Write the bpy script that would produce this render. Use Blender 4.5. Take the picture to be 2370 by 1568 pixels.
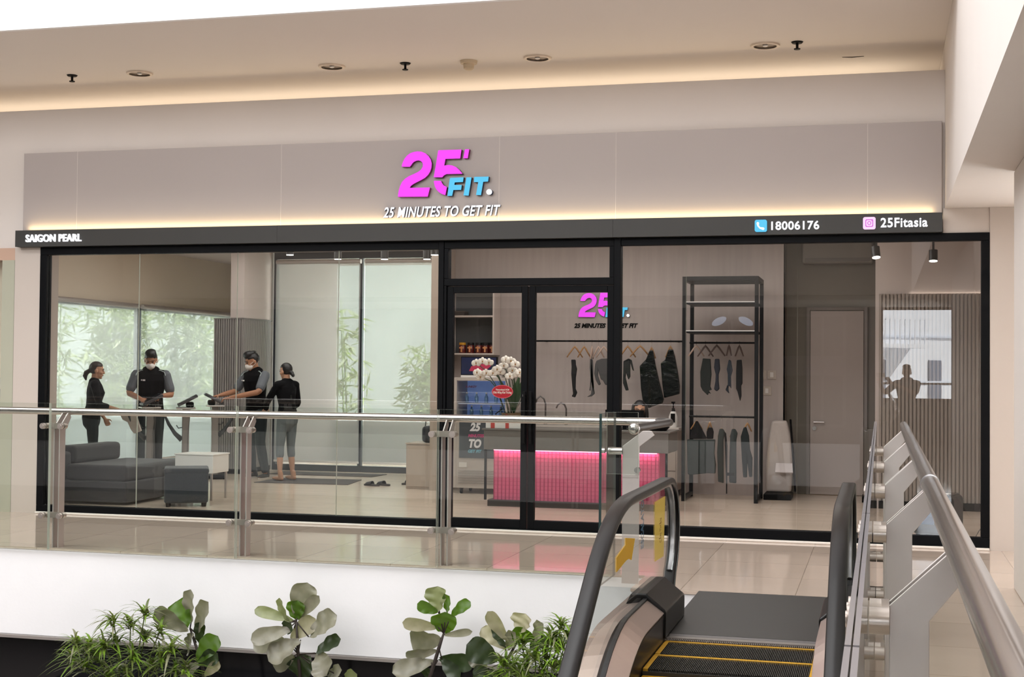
import bpy, bmesh, math, random
from math import sin, cos, pi, radians, atan2, sqrt
from mathutils import Vector, Matrix
random.seed(11)
for o in list(bpy.data.objects):
    bpy.data.objects.remove(o)
S = bpy.context.scene
COL = S.collection

# ---------------------------------------------------------------- camera
cd = bpy.data.cameras.new('camera')
cam = bpy.data.objects.new('camera', cd)
COL.objects.link(cam)
cd.sensor_fit = 'HORIZONTAL'
cd.sensor_width = 36.0
cd.lens = 49.006
cd.clip_start = 0.02
cd.clip_end = 300
_yaw, _pit, _rol = 0.25868, 0.02365, 0.00895
_f = Vector((-sin(_yaw) * cos(_pit), cos(_yaw) * cos(_pit), sin(_pit)))
_r = Vector((cos(_yaw), sin(_yaw), 0))
_u = _r.cross(_f)
_r2 = _r * cos(_rol) + _u * sin(_rol)
_u2 = _u * cos(_rol) - _r * sin(_rol)
cam.matrix_world = Matrix(((_r2.x, _u2.x, -_f.x, 0.0), (_r2.y, _u2.y, -_f.y, -13.02), (_r2.z, _u2.z, -_f.z, 1.54), (0, 0, 0, 1)))
S.camera = cam

# ---------------------------------------------------------------- sky, exposure
S.view_settings.view_transform = 'Standard'
S.view_settings.look = 'None'
S.view_settings.gamma = 1
S.view_settings.exposure = 0.0
S.view_settings.use_curve_mapping = False
W = bpy.data.worlds.new('overcast_sky')
S.world = W
W.use_nodes = True
_bg = W.node_tree.nodes['Background']
_bg.inputs[0].default_value = (0.93, 0.98, 1.0, 1)
_bg.inputs[1].default_value = 8.0
try:
    S.cycles.transparent_max_bounces = 32
    S.cycles.max_bounces = 8
    S.cycles.diffuse_bounces = 4
    S.cycles.glossy_bounces = 4
    S.cycles.caustics_reflective = False
    S.cycles.caustics_refractive = False
    S.cycles.sample_clamp_indirect = 4.0
    S.cycles.use_denoising = True
except Exception:
    pass


def area_light(name, loc, sx, sy, power, col=(1, 1, 1), direction=(0, 0, -1), spread=None):
    l = bpy.data.lights.new(name, 'AREA')
    l.shape = 'RECTANGLE'
    l.size, l.size_y, l.energy, l.color = sx, sy, power, col
    if spread is not None:
        l.spread = spread
    o = bpy.data.objects.new(name, l)
    COL.objects.link(o)
    o.location = loc
    o.rotation_euler = Vector(direction).to_track_quat('-Z', 'Y').to_euler()
    return o


# area light under the closed roof, standing in for daylight from above
area_light('atrium_skylight', (-7.2, -7.2, 8.8), 13, 6.5, 1400, (0.97, 0.985, 1.0))
# frontal fill added high on the opposite side to lift the upper wall
area_light('frontal_fill_light', (-7.5, -14.1, 6.6), 14, 2.6, 900, (0.98, 0.98, 1.0), (0, 1, -.12))
# fill added under the ceiling of the hall behind the photographer
area_light('rear_hall_fill', (-6, -16.5, 3.0), 14, 3, 28, (1.0, 0.97, 0.93))
# sun added to brighten the street house, out of reach of the gym windows
sd = bpy.data.lights.new('street_sun', 'SUN')
sd.energy, sd.angle, sd.color = 38, .02, (1, .98, .94)
so = bpy.data.objects.new('street_sun', sd)
COL.objects.link(so)
so.rotation_euler = Vector((-1, 0, -.85)).to_track_quat('-Z', 'Y').to_euler()
# ambient fill added under the gym and shop ceilings
area_light('gym_ambient_fill', (-7.2, 3.6, 3.28), 3.6, 3.0, 95, (1, 0.96, 0.92))
area_light('shop_ambient_fill', (-2.6, 2.0, 3.28), 4.0, 2.4, 92, (1, 0.94, 0.9))
# warm strip lights: behind the black sign box, and in the ceiling cove
area_light('sign_strip_light', (-4.15, -0.085, 3.0), 9.2, 0.03, 11, (1.0, 0.76, 0.40), (0, 0.35, 1))
area_light('cove_strip_light', (-7.7, 1.12, 4.06), 16.0, 0.3, 44, (1.0, 0.86, 0.66), (0, -0.05, 1))


# ---------------------------------------------------------------- mesh helpers
def V(*a):
    return Vector(a[0]) if len(a) == 1 else Vector(a)


class MB:
    def __init__(self):
        self.bm = bmesh.new()
        self.m = 0

    def quad(self, *vs):
        try:
            f = self.bm.faces.new(vs)
            f.material_index = self.m
            return f
        except ValueError:
            return None

    def v(self, p):
        return self.bm.verts.new(p)

    def box(self, x0, x1, y0, y1, z0, z1, M=None):
        c = [Vector((x, y, z)) for z in (z0, z1) for y in (y0, y1) for x in (x0, x1)]
        if M is not None:
            c = [M @ p for p in c]
        v = [self.bm.verts.new(p) for p in c]
        for a in ((0, 2, 3, 1), (4, 5, 7, 6), (0, 1, 5, 4), (2, 6, 7, 3), (0, 4, 6, 2), (1, 3, 7, 5)):
            self.quad(*[v[i] for i in a])
        return self

    def prism(self, poly, fn, w0, w1, back=None):
        """poly of (u,v); fn(u,v,w)->xyz; closed solid between w0 and w1. side faces take material `back` when given."""
        a = [self.bm.verts.new(fn(u, v, w0)) for u, v in poly]
        b = [self.bm.verts.new(fn(u, v, w1)) for u, v in poly]
        n = len(poly)
        self.quad(*a)
        k = self.m
        if back is not None:
            self.m = back
        self.quad(*reversed(b))
        for i in range(n):
            j = (i + 1) % n
            self.quad(a[j], a[i], b[i], b[j])
        self.m = k
        return self

    def ring(self, c, X, Y, a, b, n, ph=0):
        return [self.bm.verts.new(c + X * (a * cos(2 * pi * i / n + ph)) + Y * (b * sin(2 * pi * i / n + ph))) for i in range(n)]

    def skin(self, rings, cap=True):
        for r, s in zip(rings, rings[1:]):
            n = len(r)
            for i in range(n):
                j = (i + 1) % n
                self.quad(r[i], r[j], s[j], s[i])
        if cap:
            self.quad(*reversed(rings[0]))
            self.quad(*rings[-1])

    def loft(self, pts, rad, side=(1, 0, 0), n=12, cap=True, dome=False):
        """rings along pts; rad = r or (a,b) per point, a along `side`."""
        pts = [Vector(p) for p in pts]
        if not isinstance(rad, (list, tuple)) or (isinstance(rad, tuple) and not isinstance(rad[0], (tuple, list))):
            rad = [rad] * len(pts)
        rad = [(r, r) if not isinstance(r, (tuple, list)) else r for r in rad]
        if dome:
            d0 = (pts[0] - pts[1]).normalized()
            d1 = (pts[-1] - pts[-2]).normalized()
            r0, r1 = rad[0], rad[-1]
            m0, m1 = min(r0), min(r1)
            pts = [pts[0] + d0 * m0 * .9, pts[0] + d0 * m0 * .6] + pts + [pts[-1] + d1 * m1 * .6, pts[-1] + d1 * m1 * .9]
            rad = [(r0[0] * .4, r0[1] * .4), (r0[0] * .8, r0[1] * .8)] + rad + [(r1[0] * .8, r1[1] * .8), (r1[0] * .4, r1[1] * .4)]
        rings = []
        side = Vector(side)
        for i, p in enumerate(pts):
            t = (pts[min(i + 1, len(pts) - 1)] - pts[max(i - 1, 0)]).normalized()
            s = side - t * side.dot(t)
            if s.length < 1e-4:
                s = t.orthogonal()
            s.normalize()
            b = t.cross(s)
            rings.append(self.ring(p, s, b, rad[i][0], rad[i][1], n))
        self.skin(rings, cap)
        return self

    def cyl(self, p0, p1, r0, r1=None, n=20):
        return self.loft([p0, p1], [(r0, r0), (r1 if r1 is not None else r0,) * 2], side=(0.31, 0.87, 0.4), n=n)

    def tube(self, pts, r, n=8, side=(0, 0, 1)):
        return self.loft(pts, r, side=side, n=n)

    def lathe(self, prof, c=(0, 0, 0), n=24, M=None, cap=True):
        c = Vector(c)
        rings = []
        for r, z in prof:
            ring = []
            for i in range(n):
                p = Vector((r * cos(2 * pi * i / n), r * sin(2 * pi * i / n), z))
                if M is not None:
                    p = M @ p
                ring.append(self.bm.verts.new(c + p))
            rings.append(ring)
        self.skin(rings, cap)
        return self

    def ell(self, c, r, M=None, nu=16, nv=10):
        c = Vector(c)
        rings = []
        for j in range(1, nv):
            th = -pi / 2 + pi * j / nv
            ring = []
            for i in range(nu):
                p = Vector((r[0] * cos(th) * cos(2 * pi * i / nu), r[1] * cos(th) * sin(2 * pi * i / nu), r[2] * sin(th)))
                if M is not None:
                    p = M @ p
                ring.append(self.bm.verts.new(c + p))
            rings.append(ring)
        self.skin(rings)
        return self

    def patch(self, fn, nu, nv):
        g = [[self.bm.verts.new(fn(i / nu, j / nv)) for i in range(nu + 1)] for j in range(nv + 1)]
        for j in range(nv):
            for i in range(nu):
                self.quad(g[j][i], g[j][i + 1], g[j + 1][i + 1], g[j + 1][i])
        return self

    def build(self, name, mats, parent=None, smooth=False, bevel=0, seg=2, remesh=0, smoothing=0, fix=True, solid=0, org=None):
        if fix:
            bmesh.ops.recalc_face_normals(self.bm, faces=self.bm.faces)
        me = bpy.data.meshes.new(name)
        if org is not None:
            bmesh.ops.translate(self.bm, verts=self.bm.verts, vec=-Vector(org))
        self.bm.to_mesh(me)
        self.bm.free()
        for m in (mats if isinstance(mats, (list, tuple)) else [mats]):
            me.materials.append(m)
        o = bpy.data.objects.new(name, me)
        COL.objects.link(o)
        if org is not None:
            o.location = org
        if parent is not None:
            o.parent = parent
            if parent.name in ROOT:
                r = ROOT[parent.name]
                o.matrix_parent_inverse = r
        if smooth:
            for p in me.polygons:
                p.use_smooth = True
            if smooth is not True:
                me.set_sharp_from_angle(angle=radians(smooth))
        if remesh:
            m = o.modifiers.new('surface', 'REMESH')
            m.mode = 'VOXEL'
            m.voxel_size = remesh
            m.use_smooth_shade = True
        if smoothing:
            m = o.modifiers.new('soften', 'SMOOTH')
            m.iterations = smoothing
            m.factor = .5
        if bevel:
            m = o.modifiers.new('edge', 'BEVEL')
            m.width = bevel
            m.segments = seg
            m.limit_method = 'ANGLE'
            m.angle_limit = radians(40)
        if solid:
            m = o.modifiers.new('thickness', 'SOLIDIFY')
            m.thickness = solid
        return o


ROOT = {}


def tag(o, label=None, cat=None, group=None, kind=None):
    if label:
        o['label'] = label
    if cat:
        o['category'] = cat
    if group:
        o['group'] = group
    if kind:
        o['kind'] = kind
    return o


def thing(name, loc, label, cat, group=None, kind=None, rz=0):
    """an Empty at the base of a thing; its parts are meshes built in world coordinates"""
    o = bpy.data.objects.new(name, None)
    COL.objects.link(o)
    o.empty_display_size = .1
    M = Matrix.Translation(Vector(loc)) @ Matrix.Rotation(rz, 4, 'Z')
    o.matrix_world = M
    ROOT[o.name] = M.inverted()
    return tag(o, label, cat, group, kind)


def st(mb, name, mats, **k):
    """a piece of the setting"""
    return tag(mb.build(name, mats, **k), kind='structure')


def copy_tree(o, parent=None, rename=None):
    c = o.copy()
    COL.objects.link(c)
    if parent is not None:
        c.parent = parent
    for ch in list(o.children):
        copy_tree(ch, c)
    return c


def XZ(y=0.0):
    """plane facing the mall: (u,v,w) -> (x, y-w, z)"""
    return lambda u, v, w: Vector((u, y - w, v))


def text_mesh(body, fn, x0, x1, z0, z1, depth, name, mats, parent, bold=.0, shear=0.0, spacing=1.0, keep=False):
    """lettering fitted to the box x0..x1, z0..z1 in a plane given by fn(u,v,w)"""
    cu = bpy.data.curves.new('lettering', 'FONT')
    cu.body = body
    cu.size = 1.0
    cu.extrude = .1
    cu.offset = bold
    cu.shear = shear
    cu.space_character = spacing
    cu.resolution_u = 4
    t = bpy.data.objects.new('lettering', cu)
    COL.objects.link(t)
    dg = bpy.context.evaluated_depsgraph_get()
    me = bpy.data.meshes.new_from_object(t.evaluated_get(dg))
    bpy.data.objects.remove(t)
    bpy.data.curves.remove(cu)
    us = [v.co.x for v in me.vertices]
    vs = [v.co.y for v in me.vertices]
    u0, u1, v0, v1 = min(us), max(us), min(vs), max(vs)
    for v in me.vertices:
        u = x0 + (v.co.x - u0) / (u1 - u0) * (x1 - x0)
        w = z0 + (v.co.y - v0) / (v1 - v0) * (z1 - z0)
        v.co = fn(u, w, depth * (0.0 if v.co.z < 0 else 1.0))
    me.materials.clear()
    for m in (mats if isinstance(mats, (list, tuple)) else [mats]):
        me.materials.append(m)
    if len(me.materials) > 1:
        for p in me.polygons:
            zs = abs(p.normal.y)
            p.material_index = 0 if zs > .7 else 1
    me.name = name
    o = bpy.data.objects.new(name, me)
    COL.objects.link(o)
    if parent is not None:
        o.parent = parent
        if parent.name in ROOT:
            o.matrix_parent_inverse = ROOT[parent.name]
    return o


# ---------------------------------------------------------------- materials
def lin(c):
    return tuple(((x / 255) / 12.92 if x <= 10 else ((x / 255 + .055) / 1.055) ** 2.4) for x in c)


def _nodes(name):
    m = bpy.data.materials.new(name)
    m.use_nodes = True
    nt = m.node_tree
    return m, nt, nt.nodes, nt.links


def P(name, c, r=.5, m=0.0, n=None, b=None, e=None, es=0.0, spec=.5, coat=0.0, sheen=0.0, stretch=None):
    """principled material; n=(scale, amount) colour variation, b=(scale, strength) bump"""
    mt, nt, N, L = _nodes(name)
    p = N['Principled BSDF']
    p.inputs['Base Color'].default_value = (*lin(c), 1)
    p.inputs['Roughness'].default_value = r
    p.inputs['Metallic'].default_value = m
    p.inputs['Specular IOR Level'].default_value = spec
    if coat:
        p.inputs['Coat Weight'].default_value = coat
        p.inputs['Coat Roughness'].default_value = .08
    if sheen:
        p.inputs['Sheen Weight'].default_value = sheen
    if e is not None:
        p.inputs['Emission Color'].default_value = (*lin(e), 1)
        p.inputs['Emission Strength'].default_value = es
    if n or b:
        tc = N.new('ShaderNodeTexCoord')
        mp = N.new('ShaderNodeMapping')
        L.new(tc.outputs['Object'], mp.inputs[0])
        if stretch:
            mp.inputs['Scale'].default_value = stretch
    if n:
        nz = N.new('ShaderNodeTexNoise')
        nz.inputs['Scale'].default_value = n[0]
        nz.inputs['Detail'].default_value = 5
        L.new(mp.outputs[0], nz.inputs['Vector'])
        mx = N.new('ShaderNodeMix')
        mx.data_type = 'RGBA'
        lc = lin(c)
        mx.inputs[6].default_value = (*[x * (1 - n[1]) for x in lc], 1)
        mx.inputs[7].default_value = (*[min(1, x * (1 + n[1])) for x in lc], 1)
        L.new(nz.outputs['Fac'], mx.inputs[0])
        L.new(mx.outputs[2], p.inputs['Base Color'])
    if b:
        nb = N.new('ShaderNodeTexNoise')
        nb.inputs['Scale'].default_value = b[0]
        nb.inputs['Detail'].default_value = 4
        L.new(mp.outputs[0], nb.inputs['Vector'])
        bp = N.new('ShaderNodeBump')
        bp.inputs['Strength'].default_value = b[1]
        bp.inputs['Distance'].default_value = .01
        L.new(nb.outputs['Fac'], bp.inputs['Height'])
        L.new(bp.outputs[0], p.inputs['Normal'])
    return mt


def glow(name, c, s):
    m, nt, N, L = _nodes(name)
    N.remove(N['Principled BSDF'])
    e = N.new('ShaderNodeEmission')
    e.inputs[0].default_value = (*lin(c), 1)
    e.inputs[1].default_value = s
    L.new(e.outputs[0], N['Material Output'].inputs[0])
    return m


def clear_glass(name, tint=(255, 255, 255), ior=1.75, rough=.0):
    """clear pane: see-through with a Fresnel mirror on the face light enters by"""
    m, nt, N, L = _nodes(name)
    N.remove(N['Principled BSDF'])
    t = N.new('ShaderNodeBsdfTransparent')
    t.inputs[0].default_value = (*lin(tint), 1)
    g = N.new('ShaderNodeBsdfGlossy')
    g.inputs['Roughness'].default_value = rough
    fr = N.new('ShaderNodeFresnel')
    fr.inputs[0].default_value = ior
    geo = N.new('ShaderNodeNewGeometry')
    iv = N.new('ShaderNodeMath')
    iv.operation = 'SUBTRACT'
    iv.inputs[0].default_value = 1
    L.new(geo.outputs['Backfacing'], iv.inputs[1])
    mu = N.new('ShaderNodeMath')
    mu.operation = 'MULTIPLY'
    L.new(fr.outputs[0], mu.inputs[0])
    L.new(iv.outputs[0], mu.inputs[1])
    mx = N.new('ShaderNodeMixShader')
    L.new(mu.outputs[0], mx.inputs[0])
    L.new(t.outputs[0], mx.inputs[1])
    L.new(g.outputs[0], mx.inputs[2])
    L.new(mx.outputs[0], N['Material Output'].inputs[0])
    return m


def sheer(name, c, clear, trans=.6):
    """woven sun-screen cloth: part see-through, part light-scattering"""
    m, nt, N, L = _nodes(name)
    N.remove(N['Principled BSDF'])
    t = N.new('ShaderNodeBsdfTransparent')
    d = N.new('ShaderNodeBsdfDiffuse')
    d.inputs[0].default_value = (*lin(c), 1)
    tr = N.new('ShaderNodeBsdfTranslucent')
    tr.inputs[0].default_value = (*lin(c), 1)
    a = N.new('ShaderNodeMixShader')
    a.inputs[0].default_value = trans
    L.new(d.outputs[0], a.inputs[1])
    L.new(tr.outputs[0], a.inputs[2])
    b = N.new('ShaderNodeMixShader')
    b.inputs[0].default_value = clear
    L.new(a.outputs[0], b.inputs[1])
    L.new(t.outputs[0], b.inputs[2])
    L.new(b.outputs[0], N['Material Output'].inputs[0])
    return m


def tiled(name, c, g, sx, sy, ox=0, oy=0, mortar=.004, r=.18, offset=0.0, var=.05, planks=False):
    """floor of tiles or planks laid in world x/y, with grout lines and slight tone changes"""
    m, nt, N, L = _nodes(name)
    p = N['Principled BSDF']
    tc = N.new('ShaderNodeNewGeometry')
    mp = N.new('ShaderNodeMapping')
    mp.inputs['Location'].default_value = (ox, oy, 0)
    L.new(tc.outputs['Position'], mp.inputs[0])
    br = N.new('ShaderNodeTexBrick')
    br.offset = offset
    br.inputs['Scale'].default_value = 1
    br.inputs['Brick Width'].default_value = sx
    br.inputs['Row Height'].default_value = sy
    br.inputs['Mortar Size'].default_value = mortar
    br.inputs['Mortar Smooth'].default_value = .1
    lc = lin(c)
    br.inputs['Color1'].default_value = (*[x * (1 - var) for x in lc], 1)
    br.inputs['Color2'].default_value = (*[min(1, x * (1 + var)) for x in lc], 1)
    br.inputs['Mortar'].default_value = (*lin(g), 1)
    L.new(mp.outputs[0], br.inputs['Vector'])
    nz = N.new('ShaderNodeTexNoise')
    m2 = N.new('ShaderNodeMapping')
    m2.inputs['Scale'].default_value = (1.2, 26, 1) if planks else (1.5, 1.5, 1.5)
    L.new(tc.outputs['Position'], m2.inputs[0])
    L.new(m2.outputs[0], nz.inputs['Vector'])
    nz.inputs['Scale'].default_value = 1.5
    nz.inputs['Detail'].default_value = 6
    rp = N.new('ShaderNodeMapRange')
    rp.inputs[3].default_value = .86 if planks else .93
    rp.inputs[4].default_value = 1.14 if planks else 1.07
    L.new(nz.outputs['Fac'], rp.inputs[0])
    mx = N.new('ShaderNodeMix')
    mx.data_type = 'RGBA'
    mx.blend_type = 'MULTIPLY'
    mx.inputs[0].default_value = 1
    L.new(br.outputs['Color'], mx.inputs[6])
    L.new(rp.outputs[0], mx.inputs[7])
    L.new(mx.outputs[2], p.inputs['Base Color'])
    p.inputs['Roughness'].default_value = r
    return m


def two_sided(name, top, under, r=.45, trans=.25, veins=True):
    """leaf: coloured face, paler underside, some light through it"""
    m, nt, N, L = _nodes(name)
    p = N['Principled BSDF']
    p.inputs['Roughness'].default_value = r
    geo = N.new('ShaderNodeNewGeometry')
    mx = N.new('ShaderNodeMix')
    mx.data_type = 'RGBA'
    mx.inputs[6].default_value = (*lin(top), 1)
    mx.inputs[7].default_value = (*lin(under), 1)
    L.new(geo.outputs['Backfacing'], mx.inputs[0])
    nz = N.new('ShaderNodeTexNoise')
    tc = N.new('ShaderNodeTexCoord')
    L.new(tc.outputs['Object'], nz.inputs['Vector'])
    nz.inputs['Scale'].default_value = 14
    rp = N.new('ShaderNodeMapRange')
    rp.inputs[3].default_value = .55
    rp.inputs[4].default_value = 1.35
    L.new(nz.outputs['Fac'], rp.inputs[0])
    m2 = N.new('ShaderNodeMix')
    m2.data_type = 'RGBA'
    m2.blend_type = 'MULTIPLY'
    m2.inputs[0].default_value = 1
    L.new(mx.outputs[2], m2.inputs[6])
    L.new(rp.outputs[0], m2.inputs[7])
    L.new(m2.outputs[2], p.inputs['Base Color'])
    tr = N.new('ShaderNodeBsdfTranslucent')
    tr.inputs[0].default_value = (*lin((min(255, top[0] + 50), min(255, top[1] + 70), top[2])), 1)
    ms = N.new('ShaderNodeMixShader')
    ms.inputs[0].default_value = trans
    L.new(p.outputs[0], ms.inputs[1])
    L.new(tr.outputs[0], ms.inputs[2])
    L.new(ms.outputs[0], N['Material Output'].inputs[0])
    return m


K = {}
K['black_frame'] = P('black_aluminium', (6, 7, 10), .5, n=(3, .2), spec=.12)
K['white_paint'] = P('white_wall_paint', (235, 232, 228), .7, n=(1.3, .03), b=(60, .05))
K['pillar_dimmed_paint'] = P('pillar_dimmed_paint', (198, 187, 178), .75, n=(1.5, .03), b=(60, .04))  # wall paint darkened to offset the excess light falling on the pillars
K['fascia_white'] = P('white_slab_paint', (240, 239, 240), .6, n=(2.2, .05), b=(30, .08))
K['beige_paint'] = P('beige_wall_paint', (224, 216, 210), .75, n=(1.5, .03), b=(60, .04))
K['ceiling'] = P('ceiling_paint', (224, 216, 210), .8, n=(.8, .03))
K['panel'] = P('signboard_panel', (180, 171, 168), .45, n=(1.2, .025))
K['sign_black'] = P('sign_box_black', (50, 49, 46), .5, n=(2, .1))
K['grey_wall'] = P('gym_wall_paint', (196, 184, 178), .75, n=(1.2, .03))
K['wood_grey'] = P('greyed_wood_panel', (180, 169, 164), .5, n=(2.2, .12), stretch=(9, 1, .5))
K['oak_pale'] = P('pale_wood_veneer', (178, 163, 150), .45, n=(2, .1), stretch=(8, 8, .6))
K['olive'] = P('taupe_wall_paint', (122, 116, 106), .75, n=(1.5, .04))
K['steel'] = P('brushed_steel', (205, 201, 199), .19, 1.0, n=(4, .06))
K['steel_mat'] = P('satin_steel_plate', (205, 198, 194), .42, .75, n=(5, .06))
K['steel_sat'] = P('satin_steel', (196, 186, 178), .33, .85)
K['edge_grey'] = P('polished_glass_edge', (150, 148, 152), .15, spec=.9)
K['dark_plate'] = P('dark_floor_plate', (40, 39, 38), .42, .25, n=(5, .18), stretch=(.5, 6, 1))
K['rubber'] = P('handrail_rubber', (20, 16, 15), .36, spec=.3, n=(3, .15))
K['black'] = P('matt_black', (6, 6, 7), .55, spec=.15)
K['blackgloss'] = P('gloss_black', (12, 13, 16), .12)
K['white'] = P('white_plastic', (232, 228, 224), .4)
K['white_emit'] = glow('lit_white_letter', (250, 250, 255), 1.35)
K['pink_emit'] = glow('lit_pink_letter', (255, 84, 255), 1.05)
K['cyan_emit'] = glow('lit_cyan_letter', (104, 208, 250), 1.0)
K['magenta'] = P('magenta_letter_return', (112, 8, 92), .4)
K['navy'] = P('navy_letter_return', (14, 32, 66), .4)
K['warm_emit'] = glow('warm_led', (255, 226, 150), 2.4)
K['lamp_emit'] = glow('lit_lamp_lens', (255, 250, 240), 6)
K['mall_floor'] = tiled('polished_beige_tile', (198, 180, 165), (156, 138, 122), .8, .8, .57, .7, .003, .07)
K['gym_floor'] = tiled('pale_plank_floor', (212, 194, 177), (184, 166, 150), 1.2, .16, 0, 0, .0015, .2, .4, .05, True)
K['glass'] = clear_glass('clear_shop_glass', (250, 251, 250))
K['rail_glass'] = clear_glass('balustrade_glass', (246, 248, 246), 1.5)
K['glass_edge'] = P('glass_edge', (205, 212, 200), .2, spec=.8)
K['glass_edge_dark'] = P('dark_glass_edge', (40, 58, 56), .2)
K['blind'] = sheer('sun_screen_cloth', (176, 174, 174), .42, .6)
K['blind_dense'] = sheer('folded_screen_cloth', (228, 232, 228), .25, .5)

# ================================================================ the setting
def slabbox(name, mat, *b, **k):
    m = MB()
    for q in b:
        m.box(*q)
    return st(m, name, mat, **k)


# mall floor around the escalator well, with its white edge
slabbox('floor', [K['mall_floor']], (-14, .10, -2.5, .03, -.02, 0), (-1.72, .10, -3.16, -2.5, -.02, 0), (-.09, 4, -20, -2.5, -.02, 0), (.10, 4, -2.5, .03, -.02, 0))
slabbox('floor_edge', [K['fascia_white']], (-14, -1.72, -2.5, .3, -.75, -.021), (-1.72, -.2, -3.15, .3, -.75, -.021), (-.06, 4, -20, .3, -.75, -.021), bevel=.006)
slabbox('trim_1', [P('fascia_trim', (176, 168, 164), .35, .6)], (-14, -1.75, -2.53, -2.42, -.775, -.75))
slabbox('wall_lower', [P('lower_floor_glazing', (12, 12, 16), .12, n=(1.5, .4))], (-14, -1.75, -2.44, -2.36, -3.6, -.775))
slabbox('floor_lower', [P('lower_floor_tile', (196, 186, 176), .3)], (-16, 4, -22, -2.4, -3.65, -3.6))
slabbox('floor_gym', [K['gym_floor']], (-10.75, 1.3, .03, 9, -.02, .03))
slabbox('ceiling', [K['ceiling']], (-16, .551, -2.18, 1.4, 4.55, 4.8))
slabbox('wall_upper', [K['fascia_white']], (-16, 4, -2.23, -2.181, 4.542, 8.95))
# bulkhead over the shopfront: its top stops short of the ceiling, so the cove glows
slabbox('wall_front', [K['beige_paint']], (-16, .551, .0, .12, 2.81, 4.283), (-16, .551, 1.3, 1.4, 3.95, 4.55), (-16, .551, .12, 1.4, 3.9, 3.95))
slabbox('wall_beam', [K['beige_paint']], (.552, 4, -14, 1.4, 3.033, 4.9))
slabbox('wall_column', [K['beige_paint']], (.935, 4, -7, -2.3, 0, 3.032), bevel=.012)
slabbox('wall_pillar_left', [K['pillar_dimmed_paint']], (-8.92, -8.61, -.04, .3, 0, 2.81))
slabbox('wall_pillar_right', [K['pillar_dimmed_paint']], (.932, 2.2, -.04, .3, 0, 3.032), (.536, .932, -.03, .3, 2.81, 3.032))
slabbox('trim_2', [P('kerb_white', (238, 230, 222), .4)], (-8.61, .93, -.075, -.005, 0, .022), bevel=.006)
# far ends of the atrium
slabbox('wall_atrium_left', [P('far_wall_grey', (128, 124, 124), .7)], (-16.2, -16, -22, .6, -3.6, 8.95))
slabbox('wall_atrium_right', [K['fascia_white']], (4, 4.2, -22, 0, -3.6, 8.95))
slabbox('ceiling_sky_block', [K['fascia_white']], (-16.2, 4.2, -22.2, .6, 8.95, 9.1))  # closed roof added out of view to keep sky light off the atrium
# gym shell
slabbox('ceiling_gym', [K['grey_wall']], (-10.75, 1.3, .12, 9, 3.3, 3.4))
slabbox('wall_right', [K['grey_wall']], (1.2, 1.3, .12, 3.35, .03, 3.3))
slabbox('wall_back', [K['wood_grey']], (-5.45, -1.15, 4.45, 4.6, .03, 3.3))
slabbox('wall_alcove', [K['olive']], (-1.15, .05, 4.9, 5.0, .03, 3.3), (-1.16, -1.15, 4.45, 4.9, .03, 3.3))
slabbox('wall_behind_ribs', [K['grey_wall']], (-.03, 1.3, 3.38, 3.5, .03, 3.3), (-.06, -.03, 3.38, 4.9, .03, 3.3))
slabbox('baseboard_right', [K['black']], (-.02, 1.2, 3.29, 3.38, .03, .115))
slabbox('wall_partition', [K['oak_pale']], (-5.5, -5.4, 3.75, 6.5, .03, 3.3))
slabbox('wall_corner', [K['grey_wall']], (-9.1, -8.89, 5.43, 6.36, 2.28, 3.3), (-9.1, -8.89, 6.36, 9.0, .03, 3.3))
slabbox('wall_far', [K['grey_wall']], (-10.6, -9.1, 8.7, 8.8, .03, 3.3))
slabbox('wall_left', [P('left_bulkhead_paint', (222, 208, 188), .75)], (-10.75, -10.6, .3, 8.8, 2.43, 3.3), (-10.75, -10.6, .3, 2.3, .03, 2.43), (-10.75, -10.6, .3, 8.8, -.4, .09), (-10.75, -8.62, .2, .3, -.4, 3.3))
# fluted cladding on the right of the shop: real ribs
m = MB()
x = -.02
while x < 1.19:
    m.box(x, x + .026, 3.335, 3.36, .115, 2.46)
    x += .042
m.box(-.02, 1.2, 3.355, 3.38, .115, 2.46)
st(m, 'wall_ribbed', [P('ribbed_cladding', (156, 145, 137), .55, n=(2, .06))])


def window(name, x0, x1, y, z0, z1, mull, fw, glass, extra=None):
    """frame + panes; opening x0..x1"""
    f = MB()
    f.box(x0, x1, y - .05, y + .05, z1 - fw, z1)
    f.box(x0, x1, y - .05, y + .05, z0, z0 + fw * 1.2)
    for a in [x0] + mull + [x1 - fw]:
        f.box(a, a + fw, y - .05, y + .05, z0 + fw * 1.2, z1 - fw)
    fr = f.build(name, [K['black_frame']])
    tag(fr, kind='structure')
    return fr


def pane(x0, x1, y0, y1, z0, z1, parent, mat='glass', edge='glass_edge', name='pane'):
    m = MB()
    m.box(x0, x1, y0, y1, z0, z1)
    o = m.build(name, [K[mat], K[edge]], parent)
    d = (x1 - x0, y1 - y0, z1 - z0)
    ax = d.index(min(d))
    for p in o.data.polygons:
        if abs(p.normal[ax]) < .5:
            p.material_index = 1
    return o


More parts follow.
